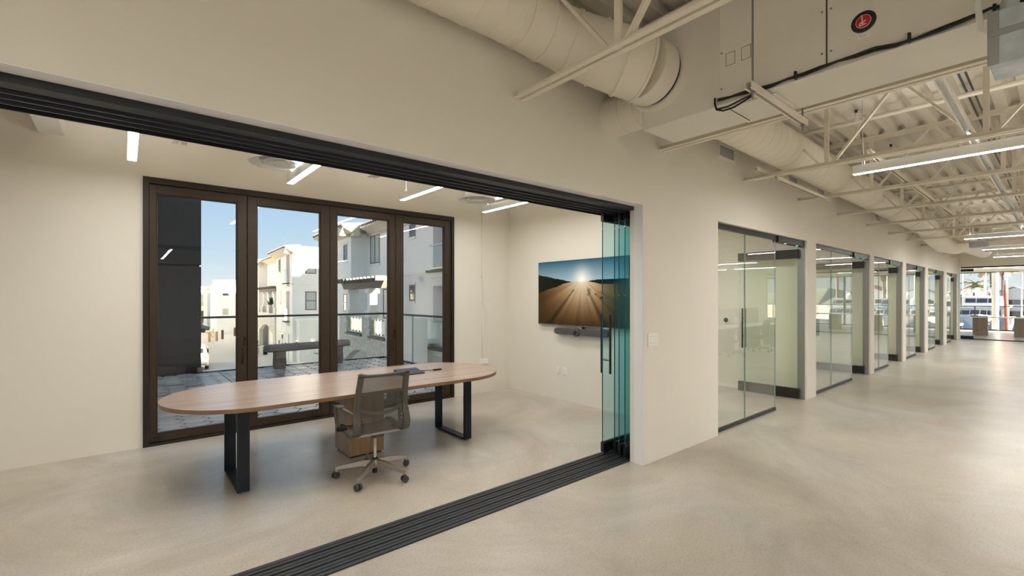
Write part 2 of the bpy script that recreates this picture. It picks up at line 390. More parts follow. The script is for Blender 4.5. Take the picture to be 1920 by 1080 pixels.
# outer walls of the open office, out of frame
struct(B(-8.2, 32.6, -9.4, -9.2, -0.12, 3.95).build('wall_right', 'door_white'), 'white wall on the far side of the open office', 'wall')
mb = MB().box(-8.2, -8.0, -9.2, 6.5, -0.12, 0.5).box(-8.2, -8.0, -9.2, 6.5, 2.9, 3.95)
for a in (-9.2, -6.2, -3.2, -0.2, 2.8, 5.8): mb.box(-8.2, -8.0, a, a + 0.3, 0.5, 2.9)
struct(mb.build('wall_rear', 'wall_paint'), 'rear wall of the open office behind the viewpoint', 'wall')
struct(B(-8.12, -8.1, -9.2, 6.5, 0.5, 2.9).build('window_9', 'clear_glass'), 'unseen glazing added behind the viewpoint to let in sky light', 'window')  # unseen rear glazing, added to bring sky light into the office
# far end: header, glazed partition, marina room
XE = 25.0
mb = MB().box(XE, XE + 0.15, -9.2, YB, 2.80, 3.95).box(XE, XE + 0.15, -9.2, -4.4, 0, 2.80)
struct(mb.build('wall_end', 'wall_paint'), 'cream bulkhead above the glazed far end of the hall', 'wall')
mb = MB().box(20.6, 20.75, -9.2, 1.7, 3.15, 3.82)
struct(mb.build('wall_bulkhead', 'wall_paint'), 'cream dropped bulkhead between the far joists', 'wall')
struct(B(XE + 0.15, 32.5, -9.2, YB, 3.0, 3.1).build('ceiling_marina_room', 'white_paint'), 'flat white ceiling of the marina room', 'ceiling')
struct(B(32.4, 32.55, -9.2, YB, 2.87, 3.1).build('wall_marina', 'white_paint'), 'white lintel over the marina windows', 'wall')
mb = MB().box(32.4, 32.55, -9.2, YB, 2.83, 2.87).box(32.4, 32.55, -9.2, YB, 0, 0.06)
for yy in (-9.2, -6.0, -3.0): mb.box(32.4, 32.55, yy, yy + 0.08, 0.06, 2.83)
struct(mb.build('window_8', 'black_metal'), 'dark framed sliding windows facing the marina', 'window')

# ---- folding bronze window (four sashes)
w = thing('window_1', 'dark bronze four-panel folding window beside the meeting table', 'window', (2.1, YB, 0), kind='structure')
fy0, fy1 = YB - 0.025, YB + 0.12
mb = MB().box(0.15, 0.20, fy0, fy1, 0, 2.90).box(4.02, 4.07, fy0, fy1, 0, 2.90).box(0.20, 4.02, fy0, fy1, 2.835, 2.90).box(0.20, 4.02, fy0, fy1, 0, 0.03)
mb.build('window_frame', 'bronze_dark', w)
JX = [0.20, 1.135, 2.115, 3.066, 4.02]; GX = [(0.265, 1.034), (1.239, 1.997), (2.208, 2.965), (3.186, 3.909)]
for i in range(4):
    a, b = JX[i] + 0.004, JX[i + 1] - 0.004; g0, g1 = GX[i]; s0, s1 = YB + 0.0, YB + 0.075
    mb = MB().box(a, g0, s0, s1, 0.035, 2.83).box(g1, b, s0, s1, 0.035, 2.83).box(g0, g1, s0, s1, 0.035, 0.115).box(g0, g1, s0, s1, 2.735, 2.83)
    # glazing beads
    for p in ((g0, g0 + 0.012, 0.115, 2.735), (g1 - 0.012, g1, 0.115, 2.735)): mb.box(p[0], p[1], s0 + 0.012, s1 - 0.012, p[2], p[3])
    mb.box(g0, g1, s0 + 0.012, s1 - 0.012, 0.115, 0.127).box(g0, g1, s0 + 0.012, s1 - 0.012, 2.723, 2.735)
    sa = mb.build('sash', 'bronze', w, bevel=0.003)
    B(g0 + 0.004, g1 - 0.004, YB + 0.034, YB + 0.042, 0.119, 2.731).build('pane', 'window_glass', sa)
    lx = (g0 - 0.05) if i in (0,) else (g1 + 0.01)
    if i in (0, 1):
        l0 = 0.27 if i == 0 else 1.93
        MB().bbox(l0 - 0.04, l0 + 0.045, s0 - 0.018, s0, 0.05, 0.085, 0.008, 'y').build('shoot_bolt', 'hardware_dark', sa, label='bronze recessed floor bolt')
        B(l0 - 0.02, l0 + 0.025, s0 - 0.021, s0 - 0.017, 0.058, 0.077).build('bolt_slot', 'groove_black', sa)
    if i in (0, 2):
        hx = g1 + 0.05
        MB().path([(hx, s0, 0.83), (hx, s0 - 0.035, 0.84), (hx, s0 - 0.04, 0.90), (hx, s0 - 0.035, 0.98), (hx, s0, 0.99)], 0.007).build('pull_handle', 'hardware_dark', sa, smooth=60)
        MB().box(b - 0.03, b - 0.012, s0 - 0.015, s0, 1.02, 1.14).tube((b - 0.02, s0 - 0.012, 1.10), (b - 0.02, s0 - 0.05, 1.13), 0.007).build('latch', 'hardware_dark', sa)
    if i in (1, 3):
        for hz in (0.35, 1.35, 2.05, 2.62):
            MB().tube((a, s0 - 0.006, hz), (a, s0 - 0.006, hz + 0.09), 0.008, n=8).build('hinge', 'hardware_dark', sa)

# ---- sliding glass wall: head track, floor track, four stacked panels
t = thing('head_track', 'black grooved head track of the sliding glass wall', 'track', (0, 2.85, 2.45))
MB().box(-4.4, 3.785, 2.672, 2.735, 2.45, HZ - 0.004).build('fascia', 'track_black', t)
ys = [2.735 + 0.079 * i for i in range(5)]
for i in range(4):
    B(-4.4, 5.0, ys[i], ys[i + 1], 2.468, HZ).build('channel', 'groove_black', t)
    B(-4.4, 5.0, ys[i] + 0.002, ys[i] + 0.010, 2.449, 2.4685).build('channel_lip', 'track_grey', t)
B(-4.4, 5.0, ys[4], ys[4] + 0.008, 2.448, HZ).build('channel_lip', 'track_black', t)
t = thing('floor_track', 'dark grey ribbed floor track of the sliding glass wall', 'track', (0, 2.85, 0))
B(-4.4, 5.0, 2.722, 3.068, 0.0, 0.004).build('base', 'groove_black', t)
for i in range(9):
    y0 = 2.723 + i * 0.0385
    MB().box(-4.4, 5.0, y0, y0 + (0.026 if i not in (0, 8) else 0.032), 0.002, 0.013 if i % 2 else 0.010).build('rib', 'floor_track', t, bevel=0.002)
PN = [(3.735, 3.015, 'leading', 'pull handle'), (3.83, 2.936, 'second', ''), (3.80, 2.857, 'third', ''), (3.79, 2.778, 'rearmost', '')]
for i, (x0, yc, nm, _) in enumerate(PN):
    lab = ['teal-edged sliding glass panel with black pull handles, leading the stack', 'second glass panel in the stack, just behind the handled one', 'third glass panel of the stack beside the jamb', 'sliding glass panel of the stack closest to the jamb'][i]
    g = thing('sliding_glass_door', lab, 'glass panel', (x0, yc, 0.014), group='stacked sliding glass panels')
    x1 = x0 + 1.12
    B(x0, x1, yc - 0.005, yc + 0.005, 0.12, 2.39).build('pane', 'teal_glass', g)
    B(x0 - 0.003, x0, yc - 0.005, yc + 0.005, 0.12, 2.39).build('pane_edge', 'glass_edge_teal', g)
    MB().prism([(yc - 0.02, 0.03), (yc + 0.02, 0.03), (yc + 0.02, 0.125), (yc + 0.008, 0.135), (yc - 0.008, 0.135), (yc - 0.02, 0.125)], 'x', x0 - 0.004, x1).build('bottom_rail', 'black_metal', g)
    MB().prism([(yc - 0.018, 2.462), (yc + 0.018, 2.462), (yc + 0.018, 2.385), (yc + 0.008, 2.375), (yc - 0.008, 2.375), (yc - 0.018, 2.385)], 'x', x0 - 0.004, x1).build('top_rail', 'black_metal', g)
    for rx in (x0 + 0.04, x1 - 0.09): B(rx, rx + 0.05, yc - 0.012, yc + 0.012, 0.014, 0.03).build('roller', 'rubber_black', g)
    for zz in (2.30, 0.16, 1.62):
        B(x0 - 0.005, x0 - 0.002, yc - 0.004, yc + 0.004, zz, zz + 0.012).build('edge_clip', 'chrome', g)
    if i == 0:
        for s in (-1, 1):
            MB().tube((3.79, yc + s * 0.055, 0.825), (3.79, yc + s * 0.055, 1.432), 0.0125, n=14).build('pull_handle', 'black_metal', g, smooth=50)
        for hz in (0.965, 1.28):
            MB().tube((3.79, yc - 0.055, hz), (3.79, yc + 0.055, hz), 0.008, n=10).tube((3.79, yc - 0.018, hz), (3.79, yc + 0.018, hz), 0.013, n=12).build('standoff', 'steel_grey', g, smooth=50)

# ---- glazed office fronts and open doors
for i, (a, j, b, c) in enumerate(BAYS):
    w = thing('window_%d' % (i + 2), '%s frameless glass office front from the meeting room' % ORDN[i], 'glass front', (a, 2.64, 0), kind='structure')
    for g0, g1 in ((a + 0.004, j - 0.003), (j + 0.003, b)):
        B(g0, g1, 2.635, 2.647, 0.03, 2.435).build('pane', 'office_glass', w)
    B(j - 0.0025, j + 0.0025, 2.633, 2.649, 0.03, 2.435).build('pane_joint', 'glass_edge_green', w)
    B(b, b + 0.004, 2.635, 2.647, 0.03, 2.435).build('pane_edge', 'glass_edge_green', w)
    MB().box(a, b, 2.625, 2.657, 0.0, 0.04).build('sill_channel', 'rail_dark', w)
    MB().box(a, b + 0.02, 2.62, 2.66, 2.425, HZ).build('head_channel', 'rail_dark', w)
    MB().box(b + 0.02, c, 2.60, 2.68, 2.40, HZ).build('closer_box', 'door_rail', w)
    for lx in (b + 0.35, c - 0.25): MB().tube((lx, 2.63, 2.398), (lx, 2.63, 2.401), 0.018, n=10).build('indicator', 'led_green', w)
    B(c - 0.012, c, 2.60, 2.70, 0, 2.40).build('strike_jamb', 'steel_grey', w)
    d = thing('door_%d' % (i + 1), 'open glass door with dark rails in the %s office front' % ORDN[i], 'door', (c - 0.04, 2.66, 0), kind='structure')
    dw = min(0.93, c - b - 0.05); x0, x1 = c - 0.055, c - 0.043; y0, y1 = 2.67, 2.67 + dw
    B(x0, x1, y0, y1, 0.13, 2.24).build('leaf', 'door_glass', d)
    MB().box(x0 - 0.016, x1 + 0.016, y0, y1, 0.012, 0.17).build('bottom_rail', 'door_rail', d, bevel=0.003)
    MB().box(x0 - 0.016, x1 + 0.016, y0, y1, 2.225, 2.365).build('top_rail', 'door_rail', d, bevel=0.003)
    for s in (-1, 1):
        xx = (x0 + x1) / 2 + s * 0.055; MB().tube((xx, y1 - 0.09, 0.75), (xx, y1 - 0.09, 1.42), 0.013, n=10).build('pull_handle', 'black_metal', d, smooth=50)
    for hz in (0.95, 1.25):
        MB().tube((x0 - 0.05, y1 - 0.09, hz), (x1 + 0.05, y1 - 0.09, hz), 0.008, n=8).build('standoff', 'black_metal', d)
# end partition of the hall
w = thing('window_10', 'glazed partition across the far end of the hall', 'glass front', (XE, 0, 0), kind='structure')
for k in range(4):
    y1 = 2.56 - k * 1.735; B(XE + 0.06, XE + 0.072, y1 - 1.725, y1, 0.03, 2.76).build('pane', 'clear_glass', w)
B(XE + 0.04, XE + 0.09, -4.39, 2.56, 0, 0.03).build('sill_channel', 'rail_dark', w)
B(XE + 0.04, XE + 0.10, -4.39, 2.56, 2.75, 2.80).build('head_channel', 'rail_dark', w)
B(XE + 0.02, XE + 0.11, 2.2, 2.56, 0.03, 0.13).build('patch_fitting', 'black_metal', w)
B(XE + 0.02, XE + 0.11, 2.2, 2.56, 2.62, 2.72).build('patch_fitting', 'black_metal', w)

# ================================================================ MEETING ROOM
# ---- table
CX_T, CY_T = 1.87, 4.75
tb = thing('meeting_table', 'long racetrack wooden meeting table on black steel legs', 'table', (CX_T, CY_T, 0))
def racetrack(hl, rx, ry, n=28):
    p = []
    for k in range(n + 1):
        a = -math.pi / 2 + math.pi * k / n; p.append((CX_T + hl + rx * math.cos(a), CY_T + ry * math.sin(a)))
    for k in range(n + 1):
        a = math.pi / 2 + math.pi * k / n; p.append((CX_T - hl + rx * math.cos(a), CY_T + ry * math.sin(a)))
    return p
top = racetrack(1.0, 0.66, 0.68)
ob = MB().prism(top, 'z', 0.706, 0.74).build('table_top', ['table_wood', 'edge_wood'], tb)
for p in ob.data.polygons: p.material_index = 0 if abs(p.normal.z) > 0.5 else 1
bm = ob.modifiers.new('bevel', 'BEVEL'); bm.width = 0.002; bm.segments = 2
for x0, lb in ((0.70, ''), (2.915, '')):
    x1 = x0 + 0.09
    lf = MB().box(x0, x1, 4.295, 4.325, 0.012, 0.70).box(x0, x1, 4.915, 4.945, 0.012, 0.70).box(x0, x1, 4.325, 4.915, 0.69, 0.704).box(x0, x1, 4.325, 4.915, 0.012, 0.03).build('leg_frame', 'leg_black', tb, bevel=0.002)
    for yy in (4.31, 4.93): MB().tube((x0 + 0.045, yy, 0), (x0 + 0.045, yy, 0.014), 0.018, n=12).build('foot_glide', 'steel_grey', lf)
pd = MB().box(1.71, 2.07, 4.54, 4.96, 0.02, 0.705).build('pedestal', ['pedestal_wood', 'pedestal_grey'], tb, bevel=0.003)
for p in pd.data.polygons: p.material_index = 1 if abs(p.normal.x) > 0.5 else 0
B(1.73, 2.05, 4.56, 4.94, 0.0, 0.02).build('plinth', 'rubber_black', tb)
MB().box(1.738, 1.742, 4.5385, 4.54, 0.02, 0.705).build('panel_seam', 'edge_wood', tb)
B(1.93, 2.25, 4.78, 4.90, 0.7395, 0.742).build('power_hatch', 'steel_grey', tb)
# things on the table
t = thing('control_tablet', 'dark grey control tablet lying on the table behind the chair', 'tablet', (2.48, 4.78, 0.74), rz=0.0)
MB().prism([(4.66, 0.741), (4.88, 0.741), (4.88, 0.785), (4.66, 0.752)], 'x', 2.34, 2.62).build('body', 'tech_dark', t, bevel=0.003)
MB().quad((2.35, 4.668, 0.7535), (2.61, 4.668, 0.7535), (2.61, 4.872, 0.784), (2.35, 4.872, 0.784)).build('screen', 'dark_navy', t)
t = thing('cable_adapter', 'small black cable adapter beside the control tablet', 'adapter', (2.80, 4.80, 0.74))
MB().bbox(2.80, 2.90, 4.76, 4.80, 0.741, 0.757, 0.004, 'x').build('body', 'cable_black', t)
MB().path([(2.80, 4.78, 0.749), (2.76, 4.80, 0.747), (2.73, 4.83, 0.747), (2.70, 4.80, 0.747), (2.67, 4.84, 0.747), (2.64, 4.82, 0.747)], 0.004).build('cord', 'cable_black', t)
t = MB().path([(1.99, 4.80, 0.742), (2.0, 4.77, 0.765), (2.06, 4.74, 0.775), (2.2, 4.72, 0.752), (2.34, 4.74, 0.748)], 0.004).build('power_cord', 'cable_black')
tag(t, 'thin black cord looping from the table hatch to the tablet', 'cord')

# ---- task chair (built at the origin facing +y, then placed)
def make_chair(label, cat='chair'):
    c = thing('task_chair', label, cat, (0, 0, 0))
    base = MB().lathe([(0.03, 0.075), (0.045, 0.085), (0.05, 0.12), (0.04, 0.15), (0.028, 0.155)], (0, 0, 0), n=20).build('hub', 'aluminium', c, smooth=40)
    for k in range(5):
        a = math.radians(7 + 2 + 72 * k); ca_, sa_ = math.cos(a), math.sin(a)
        P = lambda r, s, z: (r * ca_ - s * sa_, r * sa_ + s * ca_, z)
        secs = [(0.03, 0.026, 0.09, 0.150), (0.12, 0.023, 0.098, 0.146), (0.22, 0.017, 0.088, 0.126), (0.30, 0.012, 0.078, 0.108), (0.328, 0.011, 0.076, 0.102)]
        rs = [[P(r, -w, z0), P(r, w, z0), P(r, w * 0.7, z1), P(r, -w * 0.7, z1)] for r, w, z0, z1 in secs]
        mb = MB().rings(rs)
        mb.rings([[P(0.316, -0.010, z), P(0.338, -0.010, z), P(0.338, 0.010, z), P(0.316, 0.010, z)] for z in (0.10, 0.058)])
        mb.build('base_arm', 'aluminium', c, bevel=0.003)
        cs = MB(); d = random.uniform(0, 3.1); dx, dy = math.cos(d), math.sin(d); cx, cy = 0.334 * ca_, 0.334 * sa_
        for s in (-1, 1):
            p0 = (cx + dx * s * 0.008, cy + dy * s * 0.008, 0.029); p1 = (cx + dx * s * 0.027, cy + dy * s * 0.027, 0.029)
            cs.rings([cs.ring(p0, (dx * s, dy * s, 0), 0.029, 16), cs.ring(p1, (dx * s, dy * s, 0), 0.026, 16)])
        cs.box(cx - 0.008, cx + 0.008, cy - 0.008, cy + 0.008, 0.03, 0.064)
        cs.build('caster', 'caster_grey', c, smooth=40)
    MB().tube((0, 0, 0.03), (0, 0, 0.09), 0.021, n=16).build('column_sleeve', 'rubber_black', c, smooth=40)
    MB().tube((0, 0, 0.145), (0, 0, 0.165), 0.024, n=16).build('column_collar', 'rubber_black', c, smooth=40)
    MB().tube((0, 0, 0.15), (0, 0, 0.375), 0.0145, n=16).build('gas_column', 'chrome', c, smooth=40)
    MB().box(-0.05, 0.05, -0.10, 0.08, 0.365, 0.40).build('mechanism', 'chair_dark', c, bevel=0.01)
    MB().bar((-0.23, -0.085, 0.405), (0.23, -0.085, 0.405), 0.055, 0.022).build('crossbar', 'aluminium', c, bevel=0.006)
    prof = [(0.27, 0.415), (0.235, 0.437), (0.15, 0.435), (0.03, 0.420), (-0.06, 0.410), (-0.125, 0.420), (-0.172, 0.462), (-0.180, 0.518), (-0.160, 0.585), (-0.153, 0.67), (-0.182, 0.81), (-0.220, 0.935)]
    # finer profile
    def cat_(pts, n=4):
        out = []
        for i in range(len(pts) - 1):
            p0, p1, p2, p3 = pts[max(i - 1, 0)], pts[i], pts[i + 1], pts[min(i + 2, len(pts) - 1)]
            for q in range(n):
                u = q / n; out.append(tuple(0.5 * (2 * p1[k] + (p2[k] - p0[k]) * u + (2 * p0[k] - 5 * p1[k] + 4 * p2[k] - p3[k]) * u * u + (3 * p1[k] - p0[k] - 3 * p2[k] + p3[k]) * u ** 3) for k in (0, 1)))
        return out + [pts[-1]]
    pr = cat_(prof)
    for s in (-1, 1):
        ww = [0.040 if i < 12 else (0.058 if i < 34 else 0.046) for i in range(len(pr))]
        MB().strip([(s * (0.226 - 0.022 * max(0, (z - 0.5) / 0.44)), y, z) for y, z in pr], ww, 0.026, (1, 0, 0)).build('side_frame', 'chair_frame', c, smooth=50)
        # ribbed inner spine teeth near the rear bend
        tm = MB()
        for i in range(12, 34, 2):
            y, z = pr[i]; y2, z2 = pr[i + 1]
            nx, nz = -(z2 - z), (y2 - y); L_ = math.hypot(nx, nz) or 1
            tm.box(s * 0.185 - 0.012, s * 0.185 + 0.012, y - nx / L_ * 0.0 - 0.006, y + 0.006, z - 0.006, z + 0.006)
        tm.build('spine_teeth', 'chair_dark', c, kind='stuff')
    nx_ = 12; gv = []; gf = []
    for y, z in pr:
        for k in range(nx_ + 1):
            u = -1 + 2 * k / nx_; bow = 0.022 * (1 - u * u)
            gv.append((u * (0.215 - 0.022 * max(0, (z - 0.5) / 0.44)), y + (bow if z > 0.47 else 0.0) * min(1, max(0, (z - 0.44) / 0.1)), z - (bow * 0.8 if z < 0.47 and y > -0.1 else 0)))
    n = nx_ + 1
    for i in range(len(pr) - 1):
        for k in range(nx_): gf.append((i * n + k, i * n + k + 1, (i + 1) * n + k + 1, (i + 1) * n + k))
    MB().add(gv, gf).build('mesh_seat_back', 'chair_mesh', c, smooth=60)
    tr = [(-0.228, -0.224, 0.950), (-0.212, -0.224, 0.951), (-0.15, -0.214, 0.938), (0, -0.202, 0.932), (0.15, -0.214, 0.938), (0.212, -0.224, 0.951), (0.228, -0.224, 0.950)]
    MB().path(tr, [0.013, 0.017, 0.0135, 0.0125, 0.0135, 0.017, 0.013], n=12).build('top_rail', 'chair_frame', c, smooth=60)
    lb = [(u * 0.215, -0.150 - 0.022 * (1 - u * u), 0.655 - 0.055 * (1 - u * u)) for u in [-1 + 0.1 * k for k in range(21)]]
    MB().strip(lb, 0.03, 0.008, (0, 0, 1)).build('lumbar_bar', 'chair_frame', c, smooth=60)
    for s in (-1, 1):
        MB().path([(s * 0.235, -0.13, 0.60), (s * 0.262, -0.10, 0.625), (s * 0.29, -0.03, 0.645), (s * 0.30, 0.10, 0.652)], [0.012, 0.013, 0.013, 0.011], n=10).build('arm_support', 'chair_frame', c, smooth=60)
        ap = MB().prism([(s * 0.30 - 0.028, -0.03), (s * 0.30 + 0.028, -0.03), (s * 0.30 + 0.034, 0.08), (s * 0.30 + 0.026, 0.17), (s * 0.30 - 0.026, 0.17), (s * 0.30 - 0.034, 0.08)], 'z', 0.650, 0.668)
        ap.build('arm_pad', 'chair_frame', c, bevel=0.007)
        MB().path([(s * 0.30, 0.13, 0.65), (s * 0.305, 0.15, 0.60), (s * 0.295, 0.13, 0.50), (s * 0.27, 0.08, 0.435), (s * 0.235, 0.02, 0.425)], [0.012, 0.014, 0.015, 0.014, 0.012], n=10).build('arm_post', 'chair_frame', c, smooth=60)
    MB().tube((-0.235, 0.06, 0.455), (-0.315, 0.06, 0.455), 0.022, n=14).build('tension_knob', 'rubber_black', c, smooth=40)
    return c
chair = make_chair('grey mesh-back task chair on aluminium base at the meeting table')
chair.location = (1.727, 3.98, 0); chair.rotation_euler = (0, 0, math.radians(-2))

# ---- wall screen with its picture
def tv_color(a, b):
    sxx, syy = 0.53, 0.305
    dx, dy = (a - sxx) * 1.78, b - syy; d = math.hypot(dx, dy)
    def mixc(p, q, t): t = max(0, min(1, t)); return tuple(p[i] + (q[i] - p[i]) * t for i in range(3))
    def h(x): return math.sin(x * 37.1) * 0.35 + math.sin(x * 91.7 + 1.3) * 0.25 + math.sin(x * 211.3 + 0.7) * 0.2 + math.sin(x * 403.0) * 0.12
    hor = 0.335
    left = 0.20 + 0.32 * a + 0.008 * h(a)                      # left wooded hill
    hill = min(hor, left) if a < 0.46 else hor - 0.022 * max(0, min(1, (a - 0.58) / 0.1)) - 0.006 * abs(h(a))
    if b < hill:
        sky = mixc((0.02, 0.11, 0.17), (0.42, 0.56, 0.60), b / 0.33 * (1.0 - 0.35 * abs(dx)))
        sky = mixc(sky, (0.95, 0.92, 0.80), math.exp(-d * d / 0.022)); 
        return mixc(sky, (1, 1, 0.97), 1.3 * math.exp(-d * d / 0.0016))
    rgt = hor + 0.045 * max(0, min(1, (a - 0.60) / 0.14)) + 0.006 * h(a * 1.7)
    lft = (0.50 - 0.42 * a + 0.012 * h(a * 0.9)) if a < 0.30 else max(hor, 0.40 - 0.26 * (a - 0.16) + 0.006 * h(a))
    if (a < 0.47 and b < lft) or (a > 0.6 and b < rgt):
        glow = math.exp(-d / 0.07)
        return mixc((0.006, 0.006, 0.004), (0.42, 0.30, 0.12), glow)
    near = math.exp(-d / 0.23)
    base = mixc((0.24, 0.105, 0.018), (0.98, 0.80, 0.52), near * 1.1)
    fall = max(0, min(1, (b - 0.55) / 0.42)); base = mixc(base, (0.035, 0.017, 0.004), fall * 0.9)
    edge = max(0, min(1, (abs(dx) - 0.25) / 0.6)); base = mixc(base, (0.04, 0.02, 0.005), edge * 0.9)
    ang = math.atan2(dx, dy + 0.02)
    ray = 0.10 * math.sin(ang * 17 + 0.6) + 0.07 * math.sin(ang * 29 + 2)
    sh = 0
    for (ta, tb_, wd, st) in ((0.43, 0.47, 0.05, 0.62), (0.605, 0.50, 0.06, 0.55), (0.68, 0.52, 0.05, 0.45), (0.74, 0.5, 0.06, 0.4)):
        t0 = math.atan2((ta - sxx) * 1.78, tb_ - syy + 0.02)
        if b > tb_ - 0.01: sh = max(sh, st * math.exp(-((ang - t0) / wd) ** 2))
    gr = 0.16 * (math.sin(a * 911 + b * 377) * math.sin(a * 533 - b * 1207)) * max(0, (b - 0.5))
    k = max(0.05, (1 + ray) * (1 - sh) + gr * 2.2)
    for (ta, tb_, rr) in ((0.435, 0.465, 0.022), (0.605, 0.475, 0.045), (0.60, 0.53, 0.03), (0.675, 0.53, 0.02), (0.735, 0.58, 0.035)):
        q = math.hypot((a - ta) * 1.78, (b - tb_) * 0.9)
        if q < rr * (0.75 + 0.3 * math.sin(a * 300 + b * 170)) and math.sin(a * 420) * math.sin(b * 390 + a * 90) > -0.45: k *= 0.18
    return tuple(c * k for c in base)
tvt = thing('wall_screen_display', 'large wall-mounted flat screen showing a golden misty sunrise field', 'television', (5.25, 4.63, 1.68))
Y0, Y1, Z0, Z1 = 3.74, 5.52, 1.172, 2.175
MB().box(5.195, 5.245, Y0, Y1, Z0, Z1).build('housing', 'tech_dark', tvt, bevel=0.004)
MB().box(5.192, 5.197, Y0, Y1, Z0, Z0 + 0.012).build('bottom_trim', 'steel_grey', tvt)
NXg, NYg = 260, 150; gv = []; cols = []
for j in range(NYg + 1):
    for i in range(NXg + 1):
        a, b = i / NXg, j / NYg; gv.append((5.1935, Y1 - 0.006 - a * (Y1 - Y0 - 0.012), Z1 - 0.006 - b * (Z1 - Z0 - 0.022))); cols.append(tv_color(a, b))
gf = [(j * (NXg + 1) + i, (j + 1) * (NXg + 1) + i, (j + 1) * (NXg + 1) + i + 1, j * (NXg + 1) + i + 1) for j in range(NYg) for i in range(NXg)]
m = bpy.data.materials.new('screen_picture'); m.use_nodes = True; t_ = m.node_tree; b_ = t_.nodes['Principled BSDF']
at = t_.nodes.new('ShaderNodeVertexColor'); at.layer_name = 'picture'
b_.inputs['Base Color'].default_value = (0.002, 0.002, 0.002, 1); b_.inputs['Roughness'].default_value = 0.4; b_.inputs['Specular IOR Level'].default_value = 0.15
t_.links.new(at.outputs[0], b_.inputs['Emission Color']); b_.inputs['Emission Strength'].default_value = 0.42
M['screen_picture'] = m
sc_ = MB().add(gv, gf).build('screen', 'screen_picture', tvt)
ca_l = sc_.data.color_attributes.new('picture', 'FLOAT_COLOR', 'POINT')
flat = []
for c in cols: flat += [c[0], c[1], c[2], 1.0]
ca_l.data.foreach_set('color', flat)
# ---- video bar
v = thing('video_bar', 'dark grey conference video bar mounted under the screen', 'video bar', (5.2, 4.61, 1.08))
n = 14; pl = []
for k in range(n + 1): a = math.pi / 2 + math.pi * k / n; pl.append((4.13 + 0.047 * math.cos(a), 1.088 + 0.047 * math.sin(a)))
for k in range(n + 1): a = -math.pi / 2 + math.pi * k / n; pl.append((5.08 + 0.047 * math.cos(a), 1.088 + 0.047 * math.sin(a)))
MB().prism(pl, 'x', 5.16, 5.235).build('body', 'tech_grey', v, bevel=0.006)
MB().lathe([(0.062, 0), (0.062, 0.05), (0.055, 0.058), (0.036, 0.06)], (5.19, 4.66, 1.085), (-1, 0, 0), 28).build('camera_housing', 'tech_grey', v, smooth=40)
MB().lathe([(0.032, 0), (0.03, 0.012), (0.02, 0.014)], (5.132, 4.66, 1.085), (-1, 0, 0), 20).build('lens', 'tech_dark', v, smooth=40)
B(5.2, 5.23, 4.56, 4.59, 1.13, 1.175).build('mount_tab', 'rubber_black', v)
MB().lathe([(0.006, 0), (0.006, 0.003)], (5.161, 4.82, 1.088), (-1, 0, 0), 10).build('emblem', 'tech_dark', v)
# ---- plates
def plate(name, label, cat, o, n, w, h, bits, group=None):
    """wall plate at o, facing n ('-x' or '-y'); bits = [(du,dv,w,h,mat)]"""
    t = thing(name, label, cat, o, group=group); x, y, z = o
    if n == '-y':
        MB().box(x - w / 2, x + w / 2, y - 0.008, y, z - h / 2, z + h / 2).build('cover', 'white_plastic', t, bevel=0.003)
        for du, dv, a, b, mm in bits: B(x + du - a / 2, x + du + a / 2, y - 0.011, y - 0.008, z + dv - b / 2, z + dv + b / 2).build('insert', mm, t)
    else:
        MB().box(x - 0.008, x, y - w / 2, y + w / 2, z - h / 2, z + h / 2).build('cover', 'white_plastic', t, bevel=0.003)
        for du, dv, a, b, mm in bits: B(x - 0.011, x - 0.008, y + du - a / 2, y + du + a / 2, z + dv - b / 2, z + dv + b / 2).build('insert', mm, t)
    return t
plate('switch_plate', 'white three-gang switch plate on the cream pier', 'switch', (3.948, W0, 1.193), '-y', 0.17, 0.125,
      [(u, v_, 0.028, 0.004, 'outlet_slot') for u in (-0.048, 0, 0.048) for v_ in (-0.032, 0.032)] + [(u, 0, 0.004, 0.004, 'outlet_slot') for u in (-0.048, 0, 0.048)])
plate('blank_plate', 'narrow white blank wall plate below the screen', 'wall plate', (5.25, 5.112, 0.463), '-x', 0.062, 0.118, [(0, 0, 0.034, 0.07, 'white_plastic')])
plate('outlet_plate', 'white double outlet plate below the screen', 'outlet', (5.25, 4.972, 0.46), '-x', 0.122, 0.118,
      [(u, v_, 0.034, 0.036, 'baseboard_white') for u in (-0.026, 0.026) for v_ in (-0.024, 0.024)] + [(u + du, v_, 0.003, 0.012, 'outlet_slot') for u in (-0.026, 0.026) for v_ in (-0.024, 0.024) for du in (-0.007, 0.007)])
t = thing('wall_conduit', 'thin cream conduit with box running down beside the window', 'conduit', (4.64, YB, 0.53))
MB().tube((4.64, YB - 0.014, 0.58), (4.64, YB - 0.014, 3.6), 0.011, n=10).build('pipe', 'wall_paint', t, smooth=40)
MB().path([(4.64, YB - 0.014, 1.55), (4.645, YB - 0.03, 1.2), (4.66, YB - 0.02, 0.62), (4.67, YB - 0.02, 0.56)], 0.006).build('cord', 'white_plastic', t, smooth=60)
for zz in (2.62, 1.95, 1.52): MB().box(4.618, 4.662, YB - 0.03, YB, zz, zz + 0.02).build('strap', 'wall_paint', t)
MB().box(4.58, 4.74, YB - 0.05, YB, 0.49, 0.57).build('outlet_box', 'white_plastic', t, bevel=0.004)
